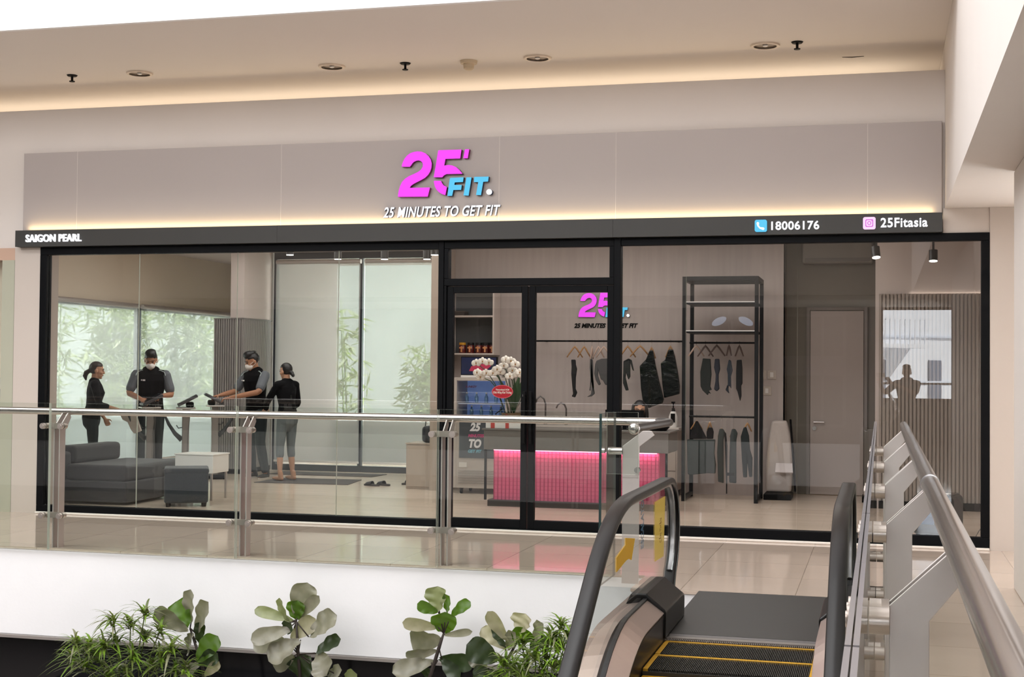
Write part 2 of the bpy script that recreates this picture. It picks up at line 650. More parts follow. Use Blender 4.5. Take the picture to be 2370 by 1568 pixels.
# ---- shopfront: two glazed bays and the double door between them
f = MB()
f.box(-8.61, -4.18, -.05, .05, 2.73, 2.81).box(-8.61, -4.18, -.05, .05, .0, .09).box(-8.61, -8.53, -.05, .05, .09, 2.73).box(-4.18, -4.125, -.06, .06, 0, 2.81)
w1 = st(f, 'window_1', [K['black_frame']], bevel=.004)
for a, b in ((-8.53, -7.465), (-7.46, -6.35), (-6.345, -5.245), (-5.24, -4.18)):
    pane(a, b, -.006, .006, .09, 2.73, w1)
f = MB()
f.box(-2.375, .93, -.05, .05, 2.74, 2.81).box(-2.375, .93, -.05, .05, .0, .11).box(.86, .93, -.05, .05, .11, 2.74).box(-2.44, -2.375, -.06, .06, 0, 2.81)
w2 = st(f, 'window_2', [K['black_frame']], bevel=.004)
for a, b in ((-2.375, -1.765), (-1.76, -.742), (-.737, .86)):
    pane(a, b, -.006, .006, .11, 2.74, w2)
f = MB()
f.box(-4.125, -2.44, -.05, .05, 2.735, 2.81).box(-4.125, -2.44, -.05, .05, 2.37, 2.44).box(-4.125, -4.098, -.05, .05, 0, 2.37).box(-4.125, -4.08, -.05, .05, 2.44, 2.735).box(-2.485, -2.44, -.05, .05, 2.44, 2.735).box(-4.125, -2.44, -.05, .05, 0, .03)
d1 = st(f, 'door_1', [K['black_frame']], bevel=.004)
pane(-4.08, -2.485, -.006, .006, 2.44, 2.735, d1, name='transom_pane')
for k, (a, b) in enumerate(((-4.096, -3.283), (-3.27, -2.443))):
    f = MB()
    s = .062
    f.box(a, a + s, -.03, .03, .03, 2.365).box(b - s, b, -.03, .03, .03, 2.365).box(a + s, b - s, -.03, .03, 2.30, 2.365).box(a + s, b - s, -.03, .03, .03, .115)
    lf = f.build('door_leaf', [K['black_frame']], d1, bevel=.004)
    pane(a + s, b - s, -.005, .005, .115, 2.30, lf)
    h = MB()
    hx = b - .02 if k == 0 else a + .03
    h.box(hx - .012, hx + .012, -.075, -.055, .85, 1.35).box(hx - .01, hx + .01, -.06, -.03, .9, .93).box(hx - .01, hx + .01, -.06, -.03, 1.27, 1.30)
    h.build('door_handle', [K['black']], lf, bevel=.003)
    if k == 0:
        h = MB()
        h.ell((b - .03, -.035, 1.31), (.013, .012, .028))
        h.build('lock', [K['white']], lf, smooth=True)

# ---- sign board, black sign box, its letters
t = thing('sign_board', (-4.15, 0, 2.98), 'long pinkish-grey sign board on the wall above the shopfront', 'sign')
xs = [-8.826, -8.182, -5.859, -3.575, -2.43, -.119, .525]
for a, b in zip(xs, xs[1:]):
    m = MB()
    m.box(a + .002, b - .002, -.05, -.001, 2.985, 3.815)
    m.build('board_panel', [K['panel']], t, bevel=.001)
for a in xs[1:-1]:
    MB().box(a - .0025, a + .0025, -.049, -.002, 2.985, 3.815).build('joint_strip', [K['beige_paint']], t)
t = thing('sign_box', (-4.15, -.1, 2.81), 'long charcoal sign box running above the glass shopfront', 'sign')
m = MB()
for a, b in ((-8.86, -5.861), (-5.859, -2.441), (-2.439, .525)):
    m.box(a, b, -.13, -.09, 2.812, 2.985).box(a, b, -.09, -.002, 2.812, 2.94)
m.build('sign_casing', [K['sign_black']], t)
m = MB()
m.box(-8.72, .5, -.075, -.055, 2.95, 2.972)
m.build('light_strip', [K['warm_emit']], t)
text_mesh('SAIGON PEARL', XZ(-.131), -8.724, -8.066, 2.858, 2.938, .02, 'lettering', [K['white_emit']], t, bold=.02, spacing=1.06)['label'] = 'white lit letters reading SAIGON PEARL'
text_mesh('18006176', XZ(-.131), -0.969, -0.541, 2.852, 2.931, .02, 'lettering', [K['white_emit']], t, bold=.018, spacing=1.06)['label'] = 'white lit telephone number 18006176'
text_mesh('25Fitasia', XZ(-.131), -0.004, 0.4, 2.859, 2.944, .02, 'lettering', [K['white_emit']], t, bold=.018, spacing=1.06)['label'] = 'white lit letters reading 25Fitasia'


def rounded(cx, cz, w, r, n=6):
    p = []
    for k, (sx, sz) in enumerate(((1, 1), (-1, 1), (-1, -1), (1, -1))):
        for i in range(n + 1):
            a = pi / 2 * k + pi / 2 * i / n
            p.append((cx + sx * (w - r) + r * cos(a), cz + sz * (w - r) + r * sin(a)))
    return p


cx, cz = -1.063, 2.893
m = MB()
m.prism(rounded(cx, cz, .055, .018), XZ(-.131), .02, 0)
ic = m.build('phone_icon', [K['cyan_emit']], t)
m = MB()
hs = [Vector((cx - .026, -.156, cz + .022)), Vector((cx - .024, -.156, cz)), Vector((cx - .008, -.156, cz - .02)), Vector((cx + .022, -.156, cz - .028))]
m.loft(hs, [.012, .007, .007, .012], side=(0, 1, 0), n=8, dome=True)
m.build('handset', [K['white_emit']], ic, smooth=True)
cx, cz = -0.102, 2.899
m = MB()
m.prism(rounded(cx, cz, .055, .018), XZ(-.131), .02, 0)
ic = m.build('photo_icon', [glow('lit_pale_pink', (255, 214, 250), 1.1)], t)
m = MB()
for r0, r1 in ((.034, .027), (.017, .011)):
    q0, q1 = rounded(cx, cz, r0, .012 if r0 > .02 else r0 * .98), rounded(cx, cz, r1, .010 if r0 > .02 else r1 * .98)
    a = [m.v(V(u, -.153, v)) for u, v in q0]
    b = [m.v(V(u, -.153, v)) for u, v in q1]
    for i in range(len(a)):
        j = (i + 1) % len(a)
        m.quad(a[i], a[j], b[j], b[i])
m.ell((cx + .02, -.153, cz + .02), (.004, .002, .004), nu=8, nv=6)
m.build('camera_outline', [glow('lit_magenta', (214, 96, 214), 1)], ic)

LOGO = [('digit', 'pink_emit', 'magenta', [(-4.591, 3.247), (-4.59, 3.273), (-4.583, 3.312), (-4.571, 3.352), (-4.551, 3.392), (-4.52, 3.424), (-4.478, 3.449), (-4.43, 3.468), (-4.382, 3.489), (-4.354, 3.511), (-4.339, 3.536), (-4.337, 3.562), (-4.345, 3.582), (-4.361, 3.594), (-4.384, 3.6), (-4.406, 3.597), (-4.426, 3.589), (-4.444, 3.574), (-4.457, 3.556), (-4.471, 3.54), (-4.556, 3.543), (-4.553, 3.565), (-4.542, 3.595), (-4.525, 3.625), (-4.502, 3.652), (-4.471, 3.673), (-4.434, 3.685), (-4.394, 3.69), (-4.349, 3.684), (-4.311, 3.667), (-4.279, 3.639), (-4.256, 3.605), (-4.246, 3.565), (-4.249, 3.523), (-4.261, 3.487), (-4.283, 3.454), (-4.313, 3.427), (-4.353, 3.406), (-4.397, 3.386), (-4.429, 3.371), (-4.455, 3.354), (-4.47, 3.333), (-4.263, 3.331), (-4.264, 3.32), (-4.284, 3.242)]),
 ('digit', 'pink_emit', 'magenta', [(-4.224, 3.43), (-4.202, 3.558), (-4.182, 3.688), (-4.174, 3.694), (-3.944, 3.693), (-3.956, 3.606), (-4.106, 3.606), (-4.118, 3.542), (-4.078, 3.547), (-4.037, 3.541), (-3.996, 3.522), (-3.964, 3.495), (-3.945, 3.473), (-3.931, 3.456), (-4.093, 3.458), (-4.118, 3.447), (-4.137, 3.427)]),
 ('digit_foot', 'pink_emit', 'magenta', [(-4.223, 3.385), (-4.218, 3.396), (-4.149, 3.393), (-4.139, 3.371), (-4.123, 3.35), (-4.088, 3.33), (-4.103, 3.253), (-4.135, 3.262), (-4.167, 3.281), (-4.193, 3.306), (-4.212, 3.34)]),
 ('apostrophe', 'pink_emit', 'magenta', [(-3.909, 3.694), (-3.865, 3.694), (-3.88, 3.606), (-3.925, 3.607)]),
 ('letter', 'cyan_emit', 'navy', [(-4.059, 3.413), (-4.051, 3.42), (-3.919, 3.422), (-3.925, 3.376), (-4.009, 3.374), (-4.013, 3.35), (-3.937, 3.347), (-3.943, 3.3), (-4.022, 3.3), (-4.034, 3.244), (-4.083, 3.243)]),
 ('letter', 'cyan_emit', 'navy', [(-3.891, 3.421), (-3.839, 3.419), (-3.867, 3.242), (-3.919, 3.245)]),
 ('letter', 'cyan_emit', 'navy', [(-3.812, 3.423), (-3.666, 3.422), (-3.672, 3.374), (-3.721, 3.372), (-3.742, 3.244), (-3.792, 3.246), (-3.771, 3.371), (-3.815, 3.372)]),
 ('dot', 'white_emit', 'navy', [(-3.631, 3.272), (-3.633, 3.283), (-3.64, 3.292), (-3.649, 3.299), (-3.66, 3.301), (-3.671, 3.299), (-3.681, 3.293), (-3.687, 3.284), (-3.689, 3.274), (-3.687, 3.263), (-3.681, 3.253), (-3.671, 3.247), (-3.66, 3.245), (-3.649, 3.246), (-3.639, 3.252), (-3.633, 3.261)])]


def logo(name, loc, k, y, x, z, depth, label):
    """the pink 25' and blue FIT. letters, each a raised box letter; scaled by k"""
    t = thing(name, loc, label, 'sign')
    for part, face, side, poly in LOGO:
        m = MB()
        pl = [(x + (u + 4.03) * k, z + (v - 3.45) * k) for u, v in poly]
        m.prism(pl, XZ(y), depth, 0, back=1)
        m.build(part, [K[face], K[side]], t)
    return t


t = logo('shop_logo', (-4.03, -.05, 3.2), 1.0, -.05, -4.03, 3.45, .05, 'big lit pink and blue logo on the sign board above the shop')
t = thing('tagline_sign', (-4.15, -.05, 3.05), 'white slanted tagline letters under the big logo on the sign board', 'sign')
text_mesh('25 MINUTES TO GET FIT', XZ(-.05), -4.752, -3.553, 3.045, 3.15, .025, 'lettering', [K['white_emit'], K['navy']], t, bold=.02, shear=.25, spacing=1.05)

# ---- neighbouring shop at the far left
slabbox('wall_next_shop', [P('next_shop_wall', (150, 152, 160), .6)], (-14, -8.93, .55, .65, 0, 2.7), (-9.02, -8.93, .0, .6, 0, 2.7))
slabbox('trim_3', [P('next_shop_header', (196, 164, 144), .5)], (-14, -8.92, -.03, .5, 2.68, 2.81))
f = MB()
f.box(-9.08, -8.93, -.03, .03, 0, 2.68).box(-14, -9.08, -.03, .03, 0, .06)
w3 = st(f, 'window_3', [P('pale_green_jamb', (176, 176, 158), .35)])
pane(-14, -9.08, -.006, .006, .06, 2.68, w3)

t = thing('poster_board', (-9.6, .3, .06), 'blue poster board inside the neighbouring shop window at the far left', 'poster')
MB().box(-10.6, -9.06, .12, .15, .07, 1.30).build('poster_sheet', [P('poster_blue', (34, 74, 104), .5, n=(3, .3))], t)
text_mesh('7', XZ(.119), -9.28, -9.14, .95, 1.15, .002, 'lettering', [P('poster_pale', (190, 200, 206), .5)], t, bold=.03)
t = thing('hanging_plant', (-9.2, .3, 1.30), 'green leafy plant standing on top of the blue poster board', 'plant')
m = MB()
rnd = random.Random(9)
for k in range(26):
    b = Vector((-9.2 + rnd.uniform(-.08, .08), .3, 1.42 + rnd.uniform(0, .16)))
    d = Vector((rnd.uniform(-.6, .9), rnd.uniform(-.7, .4), rnd.uniform(-.7, .8))).normalized()
    s_ = d.cross(Vector((.2, .9, .3))).normalized()
    L_ = rnd.uniform(.10, .17)
    m.quad(m.v(b), m.v(b + d * L_ * .45 + s_ * .028), m.v(b + d * L_), m.v(b + d * L_ * .45 - s_ * .028))
m.build('foliage', [two_sided('shop_plant_leaf', (40, 70, 34), (70, 92, 54), .45, .2)], t, fix=False)
MB().lathe([(0, .08), (.09, .08), (.11, 1.42), (.1, 1.42), (0, 1.38)], c=(-9.2, .3, 0), n=16).build('pot', [P('plant_pot_white', (200, 200, 200), .4)], t, smooth=40)

# ================================================================ outer windows of the gym, blinds, greenery outside
dark = P('window_frame_dark', (40, 44, 52), .4)
alu = P('window_frame_alu', (150, 160, 166), .4, .3)
f = MB()
for a in (-8.86, -7.49, -5.56):
    f.box(a, a + .055, 6.38, 6.46, .1, 3.24)
f.box(-8.86, -5.5, 6.38, 6.46, .03, .12).box(-8.86, -5.5, 6.38, 6.46, 3.2, 3.3)
w4 = st(f, 'window_4', [dark], bevel=.004)
pane(-8.81, -7.49, 6.42, 6.43, .12, 3.2, w4)
pane(-7.44, -5.56, 6.42, 6.43, .12, 3.2, w4)
f = MB()
for y in (2.3, 5.5, 5.56, 8.62):
    f.box(-10.7, -10.64, y, y + .06, .09, 2.45)
f.box(-10.7, -10.64, 2.3, 8.68, .09, .15).box(-10.7, -10.64, 2.3, 8.68, 2.4, 2.5)
w5 = st(f, 'window_5', [alu], bevel=.004)
pane(-10.672, -10.662, 2.36, 5.5, .15, 2.4, w5)
pane(-10.672, -10.662, 5.62, 8.62, .15, 2.4, w5)


def blind(loc, label, x0, x1, y, z0, z1, along='x', tube=True):
    t = thing('roller_blind', loc, label, 'blind', 'sheer roller blinds at the gym windows')
    m = MB()
    if along == 'x':
        m.box(x0, x1, y, y + .004, z0, z1)
    else:
        m.box(y, y + .004, x0, x1, z0, z1)
    m.build('blind_cloth', [K['blind']], t)
    m = MB()
    if along == 'x':
        m.box(x0, x1, y - .012, y + .016, z0 - .03, z0)
    else:
        m.box(y - .012, y + .016, x0, x1, z0 - .03, z0)
    m.build('bottom_bar', [K['white']], t, bevel=.004)
    m = MB()
    if along == 'x':
        m.cyl((x0, y + .02, z1 + .03), (x1, y + .02, z1 + .03), .035)
    else:
        m.cyl((y + .02, x0, z1 + .03), (y + .02, x1, z1 + .03), .035)
    m.build('roller', [K['steel_mat']], t, smooth=40)
    return t


blind((-8.1, 6.28, .2), 'sheer white roller blind on the back window beside the grey ribbed partition', -8.78, -7.43, 6.28, .19, 3.12)
blind((-6.5, 6.28, .2), 'sheer white roller blind on the back window nearest the glass door', -7.36, -5.56, 6.28, .19, 3.12)
blind((-10.5, 3.9, .2), 'sheer white roller blind on the side window behind the woman with a towel', 2.4, 5.36, -10.56, .19, 2.42, 'y')
blind((-10.5, 7.1, .2), 'sheer white roller blind on the side window left of the ribbed partition', 5.46, 8.6, -10.56, .19, 2.42, 'y')
# ledge and low wall outside, seen pale through the cloth
slabbox('wall_outside', [P('outside_wall', (196, 206, 206), .8)], (-13.2, 2, 8.9, 9.1, -.6, .62), (-13.4, -13.2, -2, 9.1, -.6, .66))
slabbox('trim_4', [P('outside_coping', (245, 248, 248), .5)], (-13.15, 2, 8.85, 9.15, .62, .69), (-13.45, -13.15, -2, 8.85, .66, .73))
slabbox('wall_sky_limit', [P('sky_limit_wall', (186, 194, 190), .8, n=(.6, .25))], (-24, -23.5, -3, 20, -.6, 9), (-24, 6, 19.5, 20, -.6, 9))  # wall added beyond the bamboo to limit the bright sky behind the blinds
slabbox('ground_outside', [P('outside_paving', (170, 172, 166), .8)], (-40, 14, 6.5, 40, -.62, -.6), (-40, -10.76, -3, 6.5, -.62, -.6))
# bamboo beyond the windows
lf = two_sided('bamboo_leaf', (104, 118, 78), (140, 150, 112), .5, .3)
culm = P('bamboo_culm', (96, 120, 62), .5)


def bamboo(loc, label, h, n, seed, sp=1.1):
    rnd = random.Random(seed)
    t = thing('bamboo', loc, label, 'plant', 'bamboo outside the gym windows')
    m = MB()
    l = MB()
    L = Vector(loc)
    for i in range(n):
        a = rnd.uniform(0, 2 * pi)
        r = rnd.uniform(.1, .5)
        top = L + Vector((cos(a) * sp * rnd.uniform(.3, 1), sin(a) * sp * rnd.uniform(.3, 1), h * rnd.uniform(.75, 1.05)))
        b = L + Vector((cos(a) * r, sin(a) * r, 0))
        pts = [b.lerp(top, s) + Vector((0, 0, -.5 * s * s * .6)) for s in (0, .35, .7, 1)]
        m.tube(pts, [.022, .02, .014, .006], n=6)
        for k in range(30):
            s = rnd.uniform(.25, 1)
            p = b.lerp(top, s) + Vector((0, 0, -.3 * s * s)) + Vector((rnd.uniform(-.4, .4), rnd.uniform(-.4, .4), rnd.uniform(-.3, .2)))
            for q in range(5):
                d = Vector((rnd.uniform(-1, 1), rnd.uniform(-1, 1), rnd.uniform(-1.0, .3))).normalized()
                s2 = d.cross(Vector((rnd.uniform(-1, 1), rnd.uniform(-1, 1), rnd.uniform(-1, 1)))).normalized()
                ln = rnd.uniform(.2, .42)
                w = .026
                l.quad(l.v(p), l.v(p + d * ln * .4 + s2 * w), l.v(p + d * ln), l.v(p + d * ln * .4 - s2 * w))
    m.build('culm', [culm], t, smooth=True)
    l.build('foliage', [lf], t, fix=False)
    return t


for k, (x, y, h, n, lab) in enumerate(((-15.1, 9.5, 4.6, 13, 'bamboo clump outside the left end of the side window'), (-15.3, 12.7, 4.6, 13, 'bamboo clump outside the side window, behind the towel in the gym'), (-12.9, 11.3, 4.4, 13, 'bamboo clump outside the side window behind the masked man'), (-10.3, 12.0, 4.0, 5, 'thin bamboo outside the left back window'), (-7.6, 11.0, 3.6, 10, 'leafy bamboo outside the right back window'), (-12.6, 14.4, 5, 12, 'tall bamboo behind the window corner'))):
    bamboo((x, y, -.6), lab, h, n, 40 + k, .6)

# ---- ribbed changing-room partition in the gym's left corner
t = thing('ribbed_partition', (-9.1, 5.8, .03), 'grey ribbed partition box in the corner between the side and back windows', 'partition')
m = MB()
m.box(-9.32, -8.88, 5.41, 6.34, .1, 2.255)
m.build('core', [P('partition_grey', (150, 144, 142), .5)], t)
m = MB()
x = -9.335
while x < -8.87:
    m.box(x, x + .022, 5.385, 5.41, .1, 2.26)
    x += .036
y = 5.39
while y < 6.32:
    m.box(-8.88, -8.865, y, y + .022, .1, 2.26)
    y += .036
m.build('ribs', [P('partition_rib', (142, 136, 134), .5)], t)
m = MB()
m.box(-9.32, -8.87, 5.4, 6.34, .03, .1)
m.build('plinth', [K['black']], t)
m = MB()
m.box(-9.34, -8.86, 5.38, 6.34, 2.26, 2.275)
m.build('cap', [P('partition_cap', (120, 116, 114), .5)], t)

# ---- track lights
spot_black = P('spot_black', (18, 18, 20), .35)


def spot(p, label, parent_track=None, tilt=(0, 0, -1)):
    t = thing('track_spotlight', p, label, 'spotlight', 'ceiling spotlights inside the gym')
    d = Vector(tilt).normalized()
    p = Vector(p)
    m = MB()
    m.cyl(p - d * .12, p, .047)
    m.build('lamp_body', [spot_black], t, smooth=40)
    m = MB()
    m.cyl(p + d * .0, p + d * .006, .043)
    m.build('lens', [K['lamp_emit']], t)
    m = MB()
    m.box(p.x - .012, p.x + .012, p.y - .012, p.y + .012, p.z + .1, 3.262)
    m.build('stem', [spot_black], t)
    return t


def track(name_loc, label, a, b):
    t = tag(MB().box(min(a[0], b[0]) - .018, max(a[0], b[0]) + .018, min(a[1], b[1]) - .018, max(a[1], b[1]) + .018, 3.262, 3.3).build('light_track', [spot_black], org=name_loc), label, 'light track', 'ceiling light tracks')
    return t


track((-6.3, 3.4, 3.28), 'black ceiling light track in front of the gym back windows', (-7.2, 3.4), (-5.4, 3.4))
track((-5.1, 2.8, 3.28), 'short black ceiling light track near the glass door', (-5.4, 2.8), (-4.9, 2.8))
track((.5, 3.0, 3.28), 'black ceiling light track in the right corner of the shop', (.1, 3.0), (1.1, 3.0))
for p, lab, d in (((-7.016, 2.8, 2.949), 'spotlight furthest left in front of the back windows', (0, 0, -1)), ((-6.628, 3.4, 2.94), 'spotlight in front of the middle of the left back window', (0, 0, -1)), ((-6.003, 3.4, 2.932), 'spotlight in front of the right back window', (0, 0, -1)), ((-5.446, 3.4, 2.926), 'spotlight hanging lowest beside the door frame', (0, 0, -1)), ((-5.15, 2.8, 2.925), 'small spotlight closest to the door frame', (0, 0, -1)), ((-0.05, 2.8, 2.832), 'tilted spotlight over the alcove door', (.1, -.25, -1)), ((0.558, 3.0, 2.802), 'spotlight hanging in the far right corner of the shop', (0, -.15, -1))):
    spot(p, lab, tilt=d)
t = tag(MB().lathe([(.0, 0), (.05, 0), (.055, .02), (.05, .03), (0, .03)], c=(.6, 1.2, 3.27)).build('ceiling_downlight', [K['lamp_emit']], org=None), 'round lit downlight in the ceiling at the right end of the shop', 'downlight')

# ---- fittings on the mall ceiling
chrome = P('downlight_reflector', (120, 104, 92), .4, .2)


def downlight(x, y, lab):
    t = thing('recessed_downlight', (x, y, 4.55), lab, 'downlight', 'unlit downlights in the mall ceiling')
    MB().lathe([(.10, -.001), (.135, -.001), (.13, -.016), (.105, -.016)], c=(x, y, 4.55), n=32, cap=False).build('rim', [P('downlight_rim', (206, 190, 174), .4)], t, smooth=50)
    MB().lathe([(.105, -.004), (.09, -.002), (.02, -.0015), (.0, -.0015)], c=(x, y, 4.55), n=32, cap=False).build('reflector', [chrome], t, smooth=50, fix=False)
    MB().ell((x, y, 4.542), (.025, .025, .012)).build('bulb', [K['white']], t, smooth=True)


downlight(*(-7.311, -0.325), 'round unlit ceiling downlight at the left end of the mall ceiling')
downlight(*(-5.263, -0.201), 'round unlit ceiling downlight above the left part of the sign board')
downlight(*(-3.184, -0.127), 'round unlit ceiling downlight right of the smoke detector')
downlight(*(-1.029, -0.168), 'round unlit ceiling downlight nearest the right-hand beam')


def sprinkler(x, y, lab):
    t = thing('sprinkler', (x, y, 4.55), lab, 'sprinkler', 'sprinkler heads in the mall ceiling')
    MB().lathe([(0, -.001), (.055, -.001), (.045, -.014), (0, -.014)], c=(x, y, 4.55)).build('escutcheon', [K['black']], t, smooth=40)
    MB().lathe([(0, -.014), (.012, -.014), (.012, -.06), (0, -.06)], c=(x, y, 4.55), n=12).build('stem', [K['black']], t, smooth=40)
    MB().lathe([(0, -.06), (.03, -.062), (.028, -.07), (0, -.07)], c=(x, y, 4.55), n=16).build('deflector', [K['black']], t, smooth=40)


sprinkler(*(-8.051, -0.382), 'dark sprinkler head at the far left of the mall ceiling')
sprinkler(*(-4.505, -0.171), 'dark sprinkler head left of the smoke detector')
sprinkler(*(-0.739, -0.223), 'dark sprinkler head beside the rightmost ceiling downlight')
SX, SY = (-3.87, -0.127)
t = thing('smoke_detector', (SX, SY, 4.55), 'cream smoke detector on the mall ceiling above the logo', 'smoke detector')
dm = P('detector_cream', (196, 178, 152), .5)
MB().lathe([(0, -.001), (.085, -.001), (.08, -.03), (0, -.03)], c=(SX, SY, 4.55)).build('base', [dm], t, smooth=40)
MB().lathe([(0, -.03), (.055, -.03), (.05, -.075), (.03, -.09), (0, -.09)], c=(SX, SY, 4.55)).build('chamber', [dm], t, smooth=40)
CX, CY = (-0.27, 0.485)
m = MB()
m.prism([(-.09, .0), (.0, .012), (.11, -.005), (.0, .03)], lambda u, v, w: V(CX + u, CY + v, 4.549 - w), 0, .004)
tag(m.build('ceiling_crack', [P('crack_dark', (60, 48, 40), .8)], org=None), 'small dark torn crack in the mall ceiling near the right beam', 'crack')

# ================================================================ balustrades
RAILZ = 1.16


def plate_profile(side):
    """flat post with its cranked arm: outline in (across, height); side=+1 arm leans to +across"""
    return [(0, 0), (.085, 0), (.085, 1.0), (.168, 1.105), (.15, 1.15), (.125, 1.15), (0, 1.03)]


def post(parent, base, across, along, gap, label, zc=(1.04, .28), sp=.085, r=.024):
    """cranked double flat post; its clamps carry the glass. across = unit vector from glass to rail, along = rail direction"""
    A, B = Vector(across), Vector(along)
    base = Vector(base)
    pl = plate_profile(1)
    m = MB()
    for s in (-1, 1):
        m.prism(pl, lambda u, v, w: base + A * u + B * (s * gap + w) + Vector((0, 0, v)), -.005, .005)
    po = m.build('post', [K['steel_mat']], parent, bevel=.0015)
    po['label'] = label
    for z in zc:
        m = MB()
        bar = base + A * (-.012) + Vector((0, 0, z))
        q = []
        for a in range(9):
            q.append((-sp - r * sin(pi * a / 8), r * cos(pi * a / 8)))
        for a in range(9):
            q.append((sp + r * sin(pi * a / 8), -r * cos(pi * a / 8)))
        m.prism(q, lambda u, v, w: bar + B * u + Vector((0, 0, v)) + A * w, -.005, .012)
        for s in (-1, 1):
            c = bar + B * (s * sp)
            m.cyl(c - A * .031, c + A * .006, r)
            m.cyl(c - A * .078, c - A * .053, r * 1.05)
            m.cyl(c - A * .082, c - A * .078, r * .6)
        m.build('clamp', [K['steel_sat']], po, smooth=40)
    return po


# ---- balustrade along the gallery edge, parallel to the shop
GY = -2.52
xs = [-10.3, -8.57, -6.845, -5.105, -3.375, -1.96]
labs = ['far left pane, cut by the picture edge', 'clear pane in front of the neighbouring shop pillar', 'clear pane in front of the dark sofa', 'clear pane in front of the man and the barefoot woman', 'clear pane in front of the double door']
t = thing('gallery_balustrade', (-6, GY, 0), 'long clear glass balustrade with round steel handrail in front of the shop', 'balustrade')
for a, b in zip(xs, xs[1:]):
    pane(a + .006, b - .006, GY - .009, GY + .009, -.012, 1.235, t, 'rail_glass')
m = MB()
RY = GY + .202
m.cyl((-14, RY, RAILZ), (-1.66, RY, RAILZ), .0305, n=24)
hr = m.build('handrail', [K['steel']], t, smooth=40)
m = MB()
p = [(-1.68, RY, RAILZ), (-1.60, RY - .005, RAILZ), (-1.565, RY - .04, RAILZ), (-1.575, RY - .10, RAILZ - .002), (-1.75, -2.87, RAILZ - .03)]
m.loft(p, .0305, side=(0, 0, 1), n=20, dome=True)
m.build('rail_return', [P('dull_steel', (84, 80, 78), .45, .7)], t, smooth=True)
for x, lab in ((-8.55, 'balustrade post nearest the left picture edge'), (-6.815, 'balustrade post in front of the left edge of the shop window'), (-5.07, 'balustrade post in front of the ribbed partition'), (-3.335, 'balustrade post in front of the double door frame')):
    post(t, (x, GY + .054, 0), (0, 1, 0), (1, 0, 0), .026, lab)
# end post and short return pane beside the escalator
m = MB()
pl = [(-.0, 0), (.125, 0), (.125, 1.0), (.235, 1.085), (.215, 1.115), (.15, 1.115), (-.0, 1.0)]
m.prism(pl, lambda u, v, w: V(-1.825 + u, -2.93 + w, v), -.006, .006)
t2 = m.build('post', [K['steel_mat']], t, bevel=.002)
t2['label'] = 'broad end post beside the escalator newel'
m = MB()
m.cyl((-1.93, -2.93, .965), (-1.825, -2.93, .965), .027)
m.cyl((-1.985, -2.93, .965), (-1.955, -2.93, .965), .02)
m.build('clamp', [K['steel']], t2, smooth=40)
m = MB()
m.ell((-1.74, -2.93, 1.13), (.045, .03, .045))
m.build('rail_end_cap', [K['steel']], t2, smooth=True)
t3 = t
pane(-1.962, -1.943, -3.12, -2.56, .002, 1.24, t3, 'rail_glass', 'glass_edge_dark')
pane(-1.93, -1.70, -3.0, -2.982, .80, 1.25, t3, 'rail_glass', name='upper_pane')
m = MB()
m.cyl((-1.71, -2.975, .83), (-1.71, -2.94, .83), .022)
m.build('glass_clip', [K['steel']], t3, smooth=40)

# ---- balustrade along the walkway beside the escalator, running toward the camera
t = thing('walkway_balustrade', (.1, -8, 0), 'glass balustrade with thick steel handrail running toward the viewer beside the escalator', 'balustrade')
ys = [-16.4, -14.7, -12.95, -11.215, -9.48, -7.745, -6.01, -4.275, -2.56]
for a, b in zip(ys, ys[1:]):
    for s in (-1, 1):
        pane(-.034 + s * .0052 - .004, -.034 + s * .0052 + .004, a + .006, b - .006, .0, 1.20, t, 'rail_glass', 'edge_grey')
m = MB()
m.loft([(.168, -16.4, RAILZ), (.168, -2.16, RAILZ)], .0315, side=(0, 0, 1), n=28, dome=True)
m.build('handrail', [K['steel']], t, smooth=40)
m = MB()
m.cyl((.168, -7.93, RAILZ), (.168, -7.86, RAILZ), .0335, n=28)
m.build('rail_sleeve', [K['steel']], t, smooth=40)
for y, lab in ((-2.84, 'flat post at the far end of the walkway balustrade'), (-4.57, 'flat post of the walkway balustrade, second from the shop'), (-6.31, 'flat post of the walkway balustrade, third from the shop'), (-8.05, 'flat post of the walkway balustrade, fourth from the shop'), (-9.78, 'broad flat post of the walkway balustrade nearest the viewer')):
    post(t, (.02, y, 0), (1, 0, 0), (0, 1, 0), .03, lab, (1.0, .26), .06, .03)

# ================================================================ escalator
t = thing('escalator', (-.76, -4.9, 0), 'escalator with black handrails and yellow-edged steps rising to the landing', 'escalator')
IL, IR = -1.205, -.318           # inner skirts
HL, HR = -1.335, -.19            # handrail centre lines
SL = radians(33)
YC = -4.93                       # comb line


def drop(y, y0=-5.55, r=1.5):
    """height lost by the inclined parts at distance y (rounded break)"""
    d = y0 - y
    if d <= 0:
        return 0.0
    dr = r * sin(SL)
    if d < dr:
        return r - sqrt(r * r - d * d)
    return r * (1 - cos(SL)) + (d - dr) * math.tan(SL)


